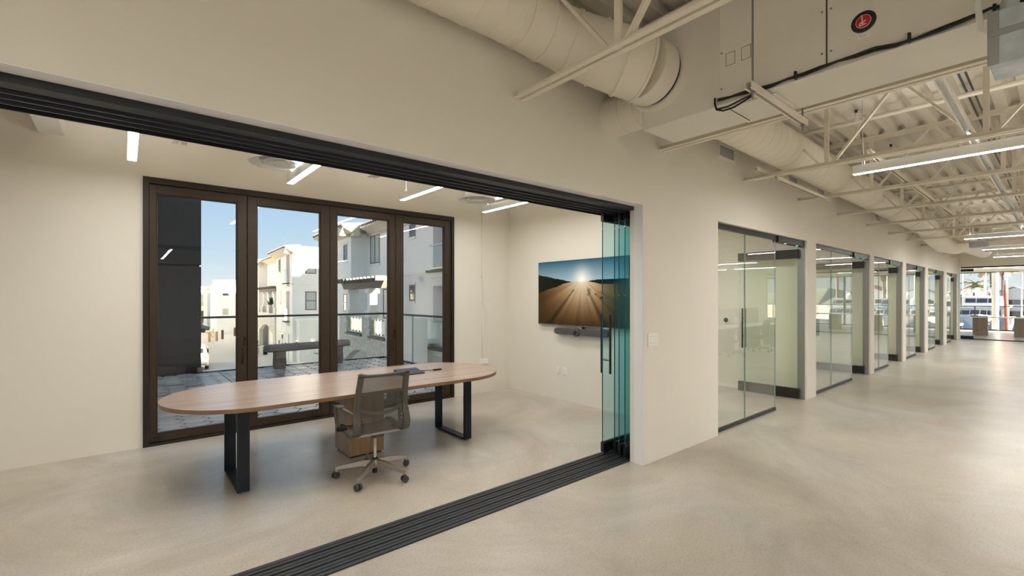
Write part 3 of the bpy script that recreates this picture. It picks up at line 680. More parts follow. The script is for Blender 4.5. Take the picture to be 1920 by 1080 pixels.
# ---- pendants
def pendant(label, x, y0, y1, zb, led, group, w=0.072, h=0.095, hang=3.78, n=2, up=False):
    p = thing('pendant_light', label, 'light', (x, (y0 + y1) / 2, zb), group=group)
    MB().box(x - w / 2, x + w / 2, y0, y1, zb + 0.004, zb + h).build('housing', 'white_paint', p)
    MB().quad((x - w / 2 + 0.004, y0 + 0.003, zb + 0.003), (x - w / 2 + 0.004, y1 - 0.003, zb + 0.003), (x + w / 2 - 0.004, y1 - 0.003, zb + 0.003), (x + w / 2 - 0.004, y0 + 0.003, zb + 0.003)).build('diffuser', led, p)
    if up: MB().quad((x - w / 2 + 0.006, y0 + 0.02, zb + h + 0.001), (x + w / 2 - 0.006, y0 + 0.02, zb + h + 0.001), (x + w / 2 - 0.006, y1 - 0.02, zb + h + 0.001), (x - w / 2 + 0.006, y1 - 0.02, zb + h + 0.001)).build('uplight_lens', 'led_up_room_fill' if led == 'led_room' else 'led_up', p)
    for k in range(n):
        yy = y0 + 0.08 + (y1 - y0 - 0.16) * k / (n - 1)
        cbl = MB().tube((x, yy, zb + h), (x, yy, hang), 0.0022, n=6).build('suspension_cable', 'steel_grey', p)
        MB().tube((x, yy, zb + h), (x, yy, zb + h + 0.03), 0.006, n=8).build('gripper', 'steel_grey', cbl)
    MB().path([(x + 0.01, y1 - 0.10, zb + h), (x + 0.015, y1 - 0.09, zb + h + 0.12), (x + 0.005, y1 - 0.08, zb + h + 0.3), (x + 0.01, y1 - 0.08, hang)], 0.0035, n=6).build('power_cord', 'white_plastic', p)
    return p
for i, x in enumerate((0.055, 1.45, 2.845, 4.20)):
    pendant(['slim white pendant light hanging nearest the left wall of the meeting room', 'slim white pendant light just behind the round diffuser over the table', 'slim white pendant light above the third window sash', 'slim white pendant light beside the screen wall'][i],
            x, 3.25, 5.68, 2.90, 'led_room', 'meeting room pendants', up=True)
# ---- round ceiling diffusers
for i, (x, y, r) in enumerate(((1.25, 5.25, 0.30), (3.86, 5.38, 0.27))):
    d = thing('ceiling_diffuser', ['white round air diffuser near the left window sashes', 'white round air diffuser in front of the conduit corner'][i], 'diffuser', (x, y, 3.0), group='round ceiling diffusers')
    MB().lathe([(0.12, 0.10), (0.15, 0.085), (r * 0.8, 0.06), (r, 0.03), (r, 0.02), (r * 0.97, 0.008), (r * 0.82, 0.03), (r * 0.66, 0.05), (r * 0.62, 0.085)], (x, y, 2.985), n=48, caps=False).build('outer_cone', 'white_paint', d, smooth=40)
    MB().lathe([(r * 0.60, 0.012), (r * 0.60, 0.02), (r * 0.44, 0.045), (r * 0.40, 0.075)], (x, y, 2.985), n=40, caps=False).build('middle_cone', 'white_paint', d, smooth=40)
    MB().lathe([(r * 0.02, 0.004), (r * 0.22, 0.0), (r * 0.34, 0.006), (r * 0.34, 0.014), (r * 0.2, 0.04)], (x, y, 2.985), n=36).build('center_cone', 'white_paint', d, smooth=40)
    MB().tube((x, y, 3.05), (x, y, 3.80), r * 0.62, n=32).build('neck_duct', 'white_paint', d, smooth=40)
t = thing('ceiling_beam', 'white ceiling beam in the upper left corner of the room', 'beam', (-0.54, 6.3, 3.19))
B(-0.63, -0.45, W1, YB, 3.19, 3.40).build('flange', 'white_paint', t)
B(-0.57, -0.51, W1, YB, 3.40, 3.80).build('web', 'white_paint', t)

# ================================================================ OVERHEAD IN THE HALL
def make_joist(x, y_wall, n_nodes, label, y_first=1.683, y_end=None, group='open-web roof joists'):
    j = thing('roof_joist', label, 'joist', (x, y_wall, 3.06), group=group)
    ye = y_end if y_end is not None else y_first - 1.24 * n_nodes
    # bottom chord: two angles with a gap
    mb = MB()
    for s in (-1, 1):
        xa, xb = sorted((x + s * 0.012, x + s * 0.056))
        mb.box(xa, xb, ye, y_wall, 3.06, 3.066); xc = x + s * 0.012; xa, xb = sorted((xc, xc + s * 0.006)); mb.box(xa, xb, ye, y_wall, 3.066, 3.105)
    mb.build('bottom_chord', 'steel_cream', j)
    mb = MB()
    for s in (-1, 1):
        xa, xb = sorted((x + s * 0.012, x + s * 0.062)); mb.box(xa, xb, ye, y_wall, 3.794, 3.80); xc = x + s * 0.012; xa, xb = sorted((xc, xc + s * 0.006)); mb.box(xa, xb, ye, y_wall, 3.745, 3.794)
    mb.build('top_chord', 'steel_cream', j)
    for k in range(n_nodes):
        yb = y_first - 1.24 * k
        MB().box(x - 0.011, x + 0.011, yb - 0.022, yb + 0.022, 3.07, 3.79).build('web_post', 'steel_cream', j)
        for s in (-1, 1):
            MB().bar((x, yb + s * 0.06, 3.085), (x, yb + s * 0.60, 3.775), 0.022, 0.042, (1, 0, 0)).build('web_diagonal', 'steel_cream', j)
    return j
NJ = 12; JX_ = [2.23 + 1.873 * k for k in range(NJ)]
j0 = make_joist(JX_[0], W0, 7, 'cream open-web roof joist crossing in front of the big spiral duct')
for k in range(1, NJ):
    c = copy_tree(j0); c.location.x = JX_[k]
    c['label'] = ['', 'cream open-web joist just beyond the air handling unit', 'cream open-web joist above the near hall pendant'][k] if k < 3 else 'cream open-web roof joist, %s beyond the air handling unit' % ORDN[k - 1]
for k, x in enumerate((0.40, 2.30, 4.20)):
    j = make_joist(x, 5.40, 2, 'cream roof joist end showing %s' % ['beside the left pendant of the meeting room', 'above the third window sash', 'behind the diffuser near the screen wall'][k], y_first=4.6, y_end=W1, group='meeting room joists')

# ---- spiral ducts
def spiral(mb, pts, r, pitch=0.16, n=36, ridge=0.0035):
    pts = [Vector(p) for p in pts]; cl = [pts[0]]; 
    for a, b in zip(pts[:-1], pts[1:]):
        L = (b - a).length; m = max(1, int(L / (pitch / 4)))
        for q in range(1, m + 1): cl.append(a + (b - a) * q / m)
    # resample with ridge profile
    P2 = []; R2 = []; acc = 0; last = cl[0]; nxt = 0.0
    for i, p in enumerate(cl):
        acc += (p - last).length; last = p
        P2.append(p); R2.append(r)
        if acc >= nxt + pitch and i < len(cl) - 1:
            nxt += pitch; d = (cl[i + 1] - p); L = d.length
            if L > 0.02:
                d = d / L
                P2 += [p + d * 0.002, p + d * 0.005, p + d * 0.008, p + d * 0.010]; R2 += [r, r + ridge, r + ridge, r]
    mb.path(P2, R2, n=n)
    return mb
def collar(mb, c, d, r, w=0.03, t=0.008): 
    d = Vector(d).normalized(); c = Vector(c)
    mb.rings([mb.ring(c - d * w / 2, d, r - 0.004, 36), mb.ring(c - d * w / 2, d, r + t, 36), mb.ring(c + d * w / 2, d, r + t, 36), mb.ring(c + d * w / 2, d, r - 0.004, 36)], caps=False); return mb
d = thing('spiral_duct', 'large cream spiral duct with offset elbow feeding the air handler', 'duct', (1.0, 2.36, 3.49))
spiral(MB(), [(-4.4, 2.35, 3.49), (2.05, 2.35, 3.49)], 0.19, pitch=0.15).build('straight_run', 'duct_cream', d, smooth=50)
EL = [((2.04, 2.35, 3.49), 0.194), ((2.25, 2.335, 3.475), 0.200), ((2.45, 2.27, 3.43), 0.212), ((2.60, 2.15, 3.36), 0.222), ((2.74, 2.03, 3.295), 0.230), ((2.86, 1.97, 3.27), 0.234)]
MB().path([p for p, r in EL], [r for p, r in EL], n=40).build('offset_elbow', 'duct_cream', d, smooth=30)
for i_ in range(6):
    c_, r_ = EL[i_]; dr = Vector(EL[min(i_ + 1, 5)][0]) - Vector(EL[max(i_ - 1, 0)][0])
    collar(MB(), c_, dr, r_ + 0.002, 0.020, 0.008).build('band', 'duct_cream', d, smooth=35)
MB().tube((2.84, 1.97, 3.27), (3.01, 1.97, 3.27), 0.23, n=40).build('end_run', 'duct_cream', d, smooth=50)
MB().tube((2.99, 1.97, 3.27), (3.04, 1.97, 3.27), 0.220, n=40).build('gap_sleeve', 'groove_black', d, smooth=50)
MB().lathe([(0.236, -0.07), (0.238, -0.03), (0.25, -0.010), (0.262, 0.0)], (3.11, 1.97, 3.27), (1, 0, 0), 40).build('takeoff_collar', 'duct_cream', d, smooth=50)
d = thing('wall_stub_duct', 'short cream round duct from the wall into the plenum', 'duct', (3.33, 2.57, 3.12))
MB().tube((3.32, 2.10, 3.20), (3.32, W0, 3.20), 0.175, n=32).build('pipe', 'duct_cream', d, smooth=50)
for yy in (2.25, 2.40): collar(MB(), (3.32, yy, 3.20), (0, 1, 0), 0.175, 0.012, 0.004).build('band', 'duct_cream', d)
d = thing('spiral_duct', 'cream spiral duct running along the wall above the office fronts', 'duct', (9.5, 2.2, 3.35))
spiral(MB(), [(3.53, 2.10, 3.36), (15.4, 2.16, 3.36)], 0.215, n=28).build('straight_run', 'duct_cream', d, smooth=50)
spiral(MB(), [(15.38, 2.16, 3.36), (16.2, 2.14, 3.18), (17.0, 2.08, 3.05), (17.9, 1.95, 3.06), (18.6, 1.80, 3.16), (22.6, 1.75, 3.20)], 0.225, n=24).build('far_offset', 'duct_cream', d, smooth=50)
for xx in (5.6, 7.45, 9.3, 11.2, 13.1): 
    MB().tube((xx, 2.14, 3.57), (xx, 2.14, 3.8), 0.006, n=6).build('hanger_rod', 'steel_cream', d)
    collar(MB(), (xx, 2.13, 3.36), (1, 0, 0), 0.216, 0.03, 0.003).build('hanger_band', 'duct_cream', d)

# ---- air handling unit
UX0, UX1, UZ = 3.08, 3.55, 2.90
u = thing('air_handling_unit', 'large cream air handling unit with round red logo hung under the roof', 'air handler', (3.3, 0.6, UZ))
MB().box(UX0, UX1, -0.9, 1.50, UZ, 3.72).build('cabinet', 'unit_cream', u)
mb = MB(); mb.prism([(UX0 + 0.02, UZ + 0.005), (UX1 - 0.01, UZ + 0.005), (UX1 - 0.01, 3.72), (UX0 + 0.02, 3.72)], 'y', 1.50, 2.10)
mb.prism([(UX0 + 0.05, UZ + 0.03), (UX1 - 0.03, UZ + 0.03), (UX1 - 0.03, 3.72), (UX0 + 0.05, 3.72)], 'y', 2.10, 2.13)
mb.build('plenum', 'unit_cream', u)
for a, b in ((0.867, 1.49), (-0.35, 0.863)):
    pn = MB().box(UX0 - 0.012, UX0, a, b, UZ + 0.03, 3.72).build('access_panel', 'unit_cream', u, bevel=0.006)
    for yy in (a + 0.02, b - 0.02):
        for zz in (UZ + 0.10, UZ + 0.34): MB().tube((UX0 - 0.016, yy, zz), (UX0 - 0.011, yy, zz), 0.006, n=8).build('screw', 'steel_grey', pn)
B(UX0 - 0.013, UX0 - 0.001, 0.8635, 0.8665, UZ + 0.02, 3.72).build('panel_seam', 'print_dark', u)
B(UX0 - 0.004, UX0 + 0.006, 1.49, 1.515, UZ, 3.72).build('flange', 'unit_cream', u)
for yy in (1.31, 1.41):
    mb = MB()
    for q in ((yy - 0.03, yy + 0.03, 3.14, 3.142), (yy - 0.03, yy + 0.03, 3.222, 3.224), (yy - 0.03, yy - 0.028, 3.14, 3.224), (yy + 0.028, yy + 0.03, 3.14, 3.224)): mb.box(UX0 - 0.0135, UX0 - 0.012, *q)
    mb.build('knockout', 'print_dark', u)
MB().box(UX0 + 0.06, UX1 - 0.05, 1.16, 1.45, UZ - 0.012, UZ).build('drain_cover', 'unit_cream', u, bevel=0.003)
B(UX0 + 0.10, UX1 - 0.04, 1.47, 1.474, UZ - 0.003, UZ + 0.001).build('pan_seam', 'print_dark', u)
ly, lz = 0.692, 3.095
lg = MB().lathe([(0.056, 0), (0.056, 0.004), (0.050, 0.006)], (UX0 - 0.012, ly, lz), (-1, 0, 0), 40).build('logo_ring', 'logo_black', u)
MB().lathe([(0.0345, 0), (0.0345, 0.003)], (UX0 - 0.018, ly, lz), (-1, 0, 0), 36).build('logo_rim', 'print_white', lg)
MB().lathe([(0.0325, 0), (0.0325, 0.0035)], (UX0 - 0.018, ly, lz), (-1, 0, 0), 36).build('logo_disc', 'logo_red', lg)
def text_mesh(name, s, size, o, xd, yd, m, parent, depth=0.0006):
    cu = bpy.data.curves.new(name, 'FONT'); cu.body = s; cu.size = size; cu.align_x = 'CENTER'; cu.align_y = 'CENTER'; cu.extrude = depth
    to = bpy.data.objects.new(name, cu); COL.objects.link(to); dg = bpy.context.evaluated_depsgraph_get(); dg.update()
    me = bpy.data.meshes.new_from_object(to.evaluated_get(dg)); bpy.data.objects.remove(to); bpy.data.curves.remove(cu)
    xd, yd = Vector(xd).normalized(), Vector(yd).normalized(); zd = xd.cross(yd); og = Vector(ORG.get(parent.name, (0, 0, 0)))
    for v in me.vertices: v.co = Vector(o) - og + xd * v.co.x + yd * v.co.y + zd * v.co.z
    me.materials.clear(); me.materials.append(M[m]); ob = bpy.data.objects.new(name, me); COL.objects.link(ob); ob.parent = parent; ORG[ob.name] = tuple(og); return ob
text_mesh('logo_initial', 'R', 0.046, (UX0 - 0.0225, ly + 0.001, lz - 0.010), (0, 0.12, 1), (0, 1, -0.12), 'print_white', lg)
text_mesh('logo_lettering', 'heem', 0.0175, (UX0 - 0.0225, ly + 0.006, lz + 0.016), (0, 0.12, 1), (0, 1, -0.12), 'print_white', lg)
st = B(UX0 - 0.0135, UX0 - 0.012, ly - 0.028, ly + 0.028, lz - 0.086, lz - 0.066).build('sticker', 'print_white', u)
text_mesh('sticker_lettering', 'FC CU 1', 0.010, (UX0 - 0.0145, ly, lz - 0.076), (0, -1, 0), (0, 0, 1), 'print_dark', st, 0.0003)
# trapeze strut
t = thing('trapeze_strut', 'cream slotted strut carrying the underside of the air handler', 'strut', (3.3, 1.2, 2.85))
def channel(mb, x0, x1, yc, z0, w=0.041, h=0.041, tck=0.004):
    mb.box(x0, x1, yc - w / 2, yc - w / 2 + tck, z0, z0 + h).box(x0, x1, yc + w / 2 - tck, yc + w / 2, z0, z0 + h).box(x0, x1, yc - w / 2 + tck, yc + w / 2 - tck, z0 + h - tck, z0 + h)
    mb.box(x0, x1, yc - w / 2 + tck, yc - w / 2 + 0.011, z0, z0 + tck).box(x0, x1, yc + w / 2 - 0.011, yc + w / 2 - tck, z0, z0 + tck); return mb
channel(MB(), 2.84, 3.78, 1.2, 2.845).build('channel', 'steel_cream', t)
for xx in (2.90, 3.73): MB().tube((xx, 1.2, 2.80), (xx, 1.2, 3.80), 0.006, n=8).tube((xx, 1.2, 2.832), (xx, 1.2, 2.846), 0.014, n=6).build('threaded_rod', 'steel_grey', t)
# other struts
t = channel(MB(), 5.95, 7.95, 2.20, 3.015).build('wall_strut', 'steel_cream'); tag(t, 'cream strut bridging two joists beside the wall grilles', 'strut')
t = MB()
for k in range(26): t.box(6.1 + k * 0.065, 6.135 + k * 0.065, 2.194, 2.206, 3.0135, 3.0148)
sl = t.build('slots', 'groove_black', kind='stuff'); 
ws = bpy.data.objects['wall_strut']; sl.parent = ws
t = channel(MB(), 5.72, 6.0, 2.33, 3.106).build('strut_stub', 'steel_cream'); tag(t, 'short cream strut stub resting on the joist by the wall', 'strut')
t = channel(MB(), 4.0, 20.0, 0.55, 3.106, 0.06, 0.04).build('bridging_strut', 'white_paint'); tag(t, 'long white bridging strut crossing over the joists', 'strut')
t = channel(MB(), 5.9, 12.0, 1.30, 3.106, 0.045, 0.04).build('bridging_strut', 'steel_cream'); tag(t, 'cream bridging strut near the end of the hall pendant', 'strut')
# pipes and sprinklers
for x, z, r, lab in ((6.55, 3.66, 0.026, 'thin cream sprinkler pipe under the deck behind the near pendant'), (8.25, 3.62, 0.045, 'thick cream sprinkler main beyond the near pendant'), (11.5, 3.64, 0.03, 'cream sprinkler pipe far down the hall ceiling')):
    p = thing('sprinkler_pipe', lab, 'pipe', (x, 0, z), group='sprinkler pipes')
    MB().tube((x, -7, z), (x, 2.56, z), r, n=14).build('pipe', 'steel_cream', p, smooth=50)
    for yy in (1.55, -0.5):
        h = MB().tube((x, yy, z), (x, yy, z + 0.10), 0.012, n=8).tube((x, yy, z - 0.02), (x, yy, z + 0.03), r * 1.5, n=12).build('tee', 'steel_cream', p)
        MB().tube((x, yy, z + 0.10), (x, yy, z + 0.13), 0.014, n=8).tube((x, yy, z + 0.13), (x, yy, z + 0.134), 0.022, n=12).build('sprinkler_head', 'tech_dark', h)
t = thing('conduit_pair', 'two thin dark conduits running along the roof deck', 'conduit', (6, 0.62, 3.77))
for dy in (0, 0.05): MB().tube((2.0, 0.60 + dy, 3.775), (20.0, 0.60 + dy, 3.775), 0.009, n=8).build('pipe', 'tech_dark', t)
# grilles on the wall
for i, (x0, x1) in enumerate(((5.275, 5.69), (7.40, 7.78), (8.60, 9.0), (12.25, 12.68), (15.88, 16.3), (19.2, 19.6))):
    g = thing('wall_grille', 'white louvred air grille, %s along the wall from the air handler' % ORDN[i], 'vent', (x0, W0, 3.24), group='wall grilles')
    z0, z1 = 3.235, 3.405
    MB().box(x0, x1, W0 - 0.012, W0, z0, z0 + 0.025).box(x0, x1, W0 - 0.012, W0, z1 - 0.025, z1).box(x0, x0 + 0.025, W0 - 0.012, W0, z0 + 0.025, z1 - 0.025).box(x1 - 0.025, x1, W0 - 0.012, W0, z0 + 0.025, z1 - 0.025).build('frame', 'white_paint', g)
    B(x0 + 0.025, x1 - 0.025, W0 - 0.002, W0, z0 + 0.025, z1 - 0.025).build('backing', 'print_dark', g)
    for k in range(6):
        zz = z0 + 0.032 + k * 0.019; MB().bar((x0 + 0.025, W0 - 0.006, zz), (x1 - 0.025, W0 - 0.006, zz), 0.010, 0.006).build('louvre', 'white_paint', g)
# junction box, conduit and cables near the viewpoint
t = thing('junction_box', 'galvanised steel junction box hanging beside the air handler', 'junction box', (2.95, 0.1, 2.62))
bx0, bx1, by0, by1 = 2.72, 3.02, -0.22, 0.195
mb = MB().prism([(bx0, 2.55), (bx1, 2.58), (bx1, 2.80), (bx0, 2.77)], 'y', by0, by1); mb.build('box', 'galvanised', t, bevel=0.004)
mb = MB().box(bx0 - 0.006, bx0, by0, by1, 2.665, 2.69).box(bx0 - 0.004, bx0, by1 - 0.03, by1 + 0.004, 2.55, 2.77); mb.build('cover_flange', 'steel_grey', t, bevel=0.003)
for yy in (by1 - 0.012, by1 - 0.15): MB().tube((bx0 - 0.010, yy, 2.73), (bx0 - 0.005, yy, 2.73), 0.006, n=8).build('screw', 'steel_grey', t)
MB().tube((2.78, 0.135, 2.76), (2.74, 0.20, 3.5), 0.021, n=16).tube((2.78, 0.135, 2.76), (2.777, 0.14, 2.82), 0.028, n=16).build('conduit', 'galvanised', t, smooth=50)
MB().path([(3.06, 0.24, 3.2), (3.0, 0.25, 2.95), (3.0, 0.24, 2.83), (3.02, 0.19, 2.79), (3.04, 0.1, 2.80)], 0.012).build('flex_conduit', 'white_paint', t, smooth=60)
c = thing('cable_run', 'black cables clipped along the lower edge of the air handler', 'cable', (3.05, 0.9, 2.93))
def wig(off, amp): return [(3.055 + 0.003 * off, 1.49 - i * 0.085, 2.915 + amp * math.sin(i * 0.9 + off) * 0.010 + (0.010 if i % 5 == 0 else 0)) for i in range(17)]
MB().path(wig(0, 1), 0.0075, n=8).build('cable', 'cable_black', c, smooth=60)
MB().path(wig(1.3, 1.2), 0.0065, n=8).build('cable', 'cable_black', c, smooth=60)
MB().path([(3.055, 1.20, 2.905), (3.05, 1.30, 2.87), (3.05, 1.38, 2.845), (3.05, 1.45, 2.845), (3.05, 1.495, 2.865), (3.055, 1.51, 2.91), (3.06, 1.51, 2.95)], 0.0065).path([(3.05, 1.18, 2.90), (3.05, 1.3, 2.885), (3.05, 1.42, 2.862), (3.05, 1.495, 2.868)], 0.006).build('cable_loop', 'cable_black', c, smooth=60)
MB().path([(3.05, 0.16, 2.915), (2.99, 0.12, 2.90), (2.95, 0.06, 2.84)], 0.009).build('cable_tail', 'cable_black', c, smooth=60)
for yy in (1.02, 0.50, 0.2): B(3.045, 3.068, yy - 0.006, yy + 0.006, 2.90, 2.945).build('cable_tie', 'cable_black', c)
# hall pendants
HP = [(6.15, 1.48, -1.0, 'long white linear pendant light closest to the air handler'), (14.87, 1.46, -1.0, 'nearest of the three far linear pendants in the hall'), (18.58, 1.46, -1.0, 'middle of the three far linear pendants in the hall'), (22.2, 1.48, -1.0, 'last linear pendant before the glazed far end')]
for x, y1, y0, lab in HP: pendant(lab, x, y0, y1, 2.95, 'led_hall', 'hall pendants', up=True)
# unseen pendants added over the open office to light the hall
k = 0
for y0 in (-4.75, -7.6):
    for x in (-4.5, 1.0, 6.15, 10.5, 14.87, 18.58, 22.2):
        pendant('added unseen linear pendant over the open office, row %s, %s from the rear' % (('one', 'two')[y0 < -6], ORDN[k % 7]), x, y0, y0 + 2.48, 2.95, 'led_hall', 'added office pendants', up=True); k += 1
for x, y1 in ((-4.5, 1.5), (-1.5, 0.3)):  # added behind the view; the camera-side one brightens the air handler
    pendant('added unseen linear pendant beside the viewpoint aisle at %s' % {-4.5: 'the rear windows', -1.5: 'the camera side'}[x], x, y1 - 2.45, y1, 2.95, 'led_hall', 'added office pendants', up=True)
for i, (a, j, b, cc) in enumerate(BAYS):  # pendants added to brighten the glass offices
    xm = (a + cc) / 2 - 0.2; pendant('added linear pendant brightening the %s glass office' % ORDN[i], xm, 3.3, 5.6, 2.90, 'led_office_fill', 'added office room pendants')
# far box and sensor
t = thing('transformer_box', 'galvanised box hung under a joist near the far pendants', 'junction box', (17.2, 1.4, 2.93))
MB().box(17.0, 17.4, 1.22, 1.58, 2.93, 3.05).build('box', 'galvanised', t, bevel=0.006)
B(17.02, 17.38, 1.24, 1.56, 2.922, 2.93).build('lid', 'steel_grey', t)
t = thing('sensor_box', 'small white sensor box on a joist down the hall', 'sensor', (13.46, 0.8, 3.0))
MB().box(13.38, 13.54, 0.66, 0.92, 3.0, 3.06).build('box', 'white_paint', t, bevel=0.005)
MB().tube((13.46, 0.79, 2.985), (13.46, 0.79, 3.0), 0.03, n=12).build('lens', 'white_plastic', t)

# ================================================================ OFFICES AND OPEN PLAN
xw = BAYS[0][3] + 0.17
t = thing('thermostat', 'white thermostat with dark round face on the first office wall', 'thermostat', (xw, 3.91, 1.20))
MB().lathe([(0.062, 0), (0.064, 0.012), (0.058, 0.022)], (xw, 3.91, 1.20), (-1, 0, 0), 28).build('body', 'white_plastic', t, smooth=40)
MB().lathe([(0.043, 0), (0.04, 0.006)], (xw - 0.021, 3.91, 1.20), (-1, 0, 0), 24).build('face', 'tech_dark', t, smooth=40)
plate('rocker_switch', 'white rocker switch beside the thermostat', 'switch', (xw, 3.735, 1.195), '-x', 0.075, 0.12, [(0, 0, 0.034, 0.068, 'baseboard_white')])
struct(B(xw - 0.012, xw, 3.62, YB, 0, 0.06).build('baseboard_office', 'baseboard_white'), 'low white baseboard behind the first open glass door', 'baseboard')
# bench desks of the open plan (seen mirrored in the glass fronts)
for i in range(3):
    x0 = 11.9 + i * 1.75
    d = thing('bench_desk', 'white bench desk of the open plan, %s from the near end' % ORDN[i], 'desk', (x0 + 0.85, -1.6, 0), group='bench desks')
    MB().box(x0, x0 + 1.72, -2.4, -0.85, 0.715, 0.74).build('desk_top', 'desk_white', d, bevel=0.003)
    for xx in (x0 + 0.02, x0 + 1.66): MB().box(xx, xx + 0.04, -2.35, -0.9, 0, 0.715).build('panel_leg', 'pedestal_grey', d)
    MB().box(x0, x0 + 1.72, -1.64, -1.61, 0.74, 1.26).build('divider', 'divider', d, bevel=0.003)
    p = thing('file_pedestal', 'white file pedestal under the %s bench desk' % ORDN[i], 'cabinet', (x0 + 0.3, -1.2, 0), group='file pedestals')
    MB().box(x0 + 0.12, x0 + 0.52, -1.5, -0.98, 0.03, 0.62).build('body', 'white_plastic', p, bevel=0.003)
    for q in range(3): 
        dr = MB().box(x0 + 0.13, x0 + 0.51, -0.98, -0.965, 0.05 + q * 0.19, 0.225 + q * 0.19).build('drawer', 'white_plastic', p, bevel=0.002)
        B(x0 + 0.26, x0 + 0.38, -0.962, -0.955, 0.20 + q * 0.19, 0.21 + q * 0.19).build('pull', 'steel_grey', dr)
    ch = copy_tree(chair); ch.location = (x0 + 0.95, -0.55, 0); ch.rotation_euler = (0, 0, math.radians(180 + 15 * (i - 1)))
    ch['label'] = 'grey mesh task chair at the %s open-plan bench desk' % ORDN[i]; ch['group'] = 'open-plan task chairs'
for i, xx in enumerate((13.0, 15.2)):
    d = thing('door_%d' % (8 + i), 'white panel door in the far office wall, %s' % ('nearer', 'farther')[i], 'door', (xx, -9.2, 0), kind='structure')
    B(xx, xx + 0.95, -9.2, -9.15, 0, 2.1).build('leaf', 'door_white', d, bevel=0.004)
    MB().tube((xx + 0.85, -9.15, 1.0), (xx + 0.85, -9.08, 1.0), 0.012).bar((xx + 0.85, -9.08, 1.0), (xx + 0.72, -9.08, 1.0), 0.02, 0.02).build('lever_handle', 'steel_grey', d)

# ---- marina room
t = thing('counter_table', 'long white counter table in the room facing the marina', 'table', (28.2, 0.5, 0))
MB().box(27.75, 28.75, -3.2, 3.4, 0.76, 0.79).build('table_top', 'desk_white', t, bevel=0.003)
for yy in (2.27, 1.06, -0.6, -2.3): MB().box(28.0, 28.5, yy - 0.22, yy + 0.22, 0, 0.76).build('pedestal', 'far_wood', t, bevel=0.004)
t = MB().bbox(28.05, 28.35, 2.05, 2.55, 0.79, 0.83, 0.008, 'x').build('laptop', 'dark_navy'); tag(t, 'dark blue closed laptop on the marina room table', 'laptop')
for i, (xx, yy) in enumerate(((27.2, 1.6), (29.6, 0.4))):
    d = thing('ceiling_diffuser', 'white round diffuser in the marina room, %s' % ('nearer', 'farther')[i], 'diffuser', (xx, yy, 2.97), group='marina room diffusers')
    MB().lathe([(0.10, 0.03), (0.28, 0.03), (0.30, 0.01), (0.24, 0.0), (0.18, 0.012)], (xx, yy, 2.965), n=28).build('cone', 'white_paint', d, smooth=40)
for i, yy in enumerate((2.2, -0.6)):
    pendant('slim light on the marina room ceiling, %s' % ('by the near glass', 'towards the middle')[i], 28.3, yy - 1.6, yy, 2.88, 'led_room', 'marina room lights', hang=3.0)
r = thing('marina_balcony_rail', 'dark balcony rail outside the marina windows', 'railing', (33.6, 0, 0))
MB().bar((33.6, -9, 1.17), (33.6, 8, 1.17), 0.05, 0.04).build('top_rail', 'rail_dark', r)
for yy in [-9 + 1.7 * k for k in range(11)]: MB().box(33.59, 33.61, yy - 0.02, yy + 0.02, 0, 1.17).build('post', 'rail_dark', r)
struct(B(32.55, 33.8, -9.4, 9, -0.3, -0.02).build('floor_balcony', 'street'), 'concrete balcony slab outside the marina windows', 'floor')
t = MB().lathe([(0.13, 0), (0.13, 3.9)], (33.2, 2.15, -0.02), n=24).build('balcony_column', 'mast_white', smooth=40); tag(t, 'round white column on the marina balcony', 'column')

# ================================================================ PATIO
PYE, PXE = 11.9, 5.42
pt = thing('patio', 'grey stone patio of interlocking hexagonal pavers outside the window', 'patio', (2.4, 9.0, 0), kind='structure')
B(-3.0, PXE, YB + 0.2, PYE, -0.30, -0.035).build('slab', 'grout', pt)
def hexmesh(name, m):
    a, b, h, g = 0.185, 0.085, 0.112, 0.008
    c = 0.025   # tips cut for the little inserts
    poly = [(-a + c + g, -c * 0.9), (-b, -h + g), (b, -h + g), (a - c - g, -c * 0.9), (a - c - g, c * 0.9), (b, h - g), (-b, h - g), (-a + c + g, c * 0.9)]
    me = bpy.data.meshes.new(name); n = len(poly); q = 0.006
    top = [(x * 0.965, y * 0.95, 0.0) for x, y in poly]; mid = [(x, y, -q) for x, y in poly]; bot = [(x, y, -0.05) for x, y in poly]
    f = [tuple(range(n))]
    for k in (0, 1):
        for i in range(n): f.append(((k) * n + i, (k + 1) * n + i, (k + 1) * n + (i + 1) % n, k * n + (i + 1) % n))
    me.from_pydata(top + mid + bot, [], f); me.materials.append(M[m]); me.update(); return me, top, mid, bot, f
hm = [hexmesh('paver', m) for m in ('paver_a', 'paver_b', 'paver_c')]
ca_c, sa_c = math.cos(HEAD), math.sin(HEAD)
def view(x, y, z=0):
    f = x * ca_c + y * sa_c; r = x * sa_c - y * ca_c
    return (960 + 866 * r / f, 558.5 - 866 * (z - 1.6) / f, f) if f > 0.1 else (9e9, 0, 1)
spots = []; inserts = []; row = 0; y = YB + 0.30
while y < PYE - 0.08:
    x = -2.0 + (0.27 if row % 2 else 0)
    while x < PXE - 0.15:
        u, v, f = view(x, y)
        if x > -0.9:
            spots.append((f + (0 if 285 < u < 850 else 100), x, y)); inserts.append((x + 0.27, y))
        x += 0.54
    y += 0.114; row += 1
spots.sort(); stuff = [MB(), MB(), MB()]
for i, (_, x, y) in enumerate(spots):
    k = random.choice((0, 0, 1, 1, 2)); me, top, mid, bot, f = hm[k]; dzp = random.uniform(-0.003, 0.002); rz = random.uniform(-0.012, 0.012)
    if i < 295:
        o = bpy.data.objects.new('paver', me); COL.objects.link(o); o.parent = pt; o.location = (x - 2.4, y - 9.0, dzp); o.rotation_euler = (0, 0, rz)
    else: stuff[k].add([(px + x, py + y, pz + dzp) for px, py, pz in top + mid + bot], f)
for k in range(3):
    if stuff[k].v: stuff[k].build('far_pavers', ('paver_a', 'paver_b', 'paver_c')[k], pt, kind='stuff')
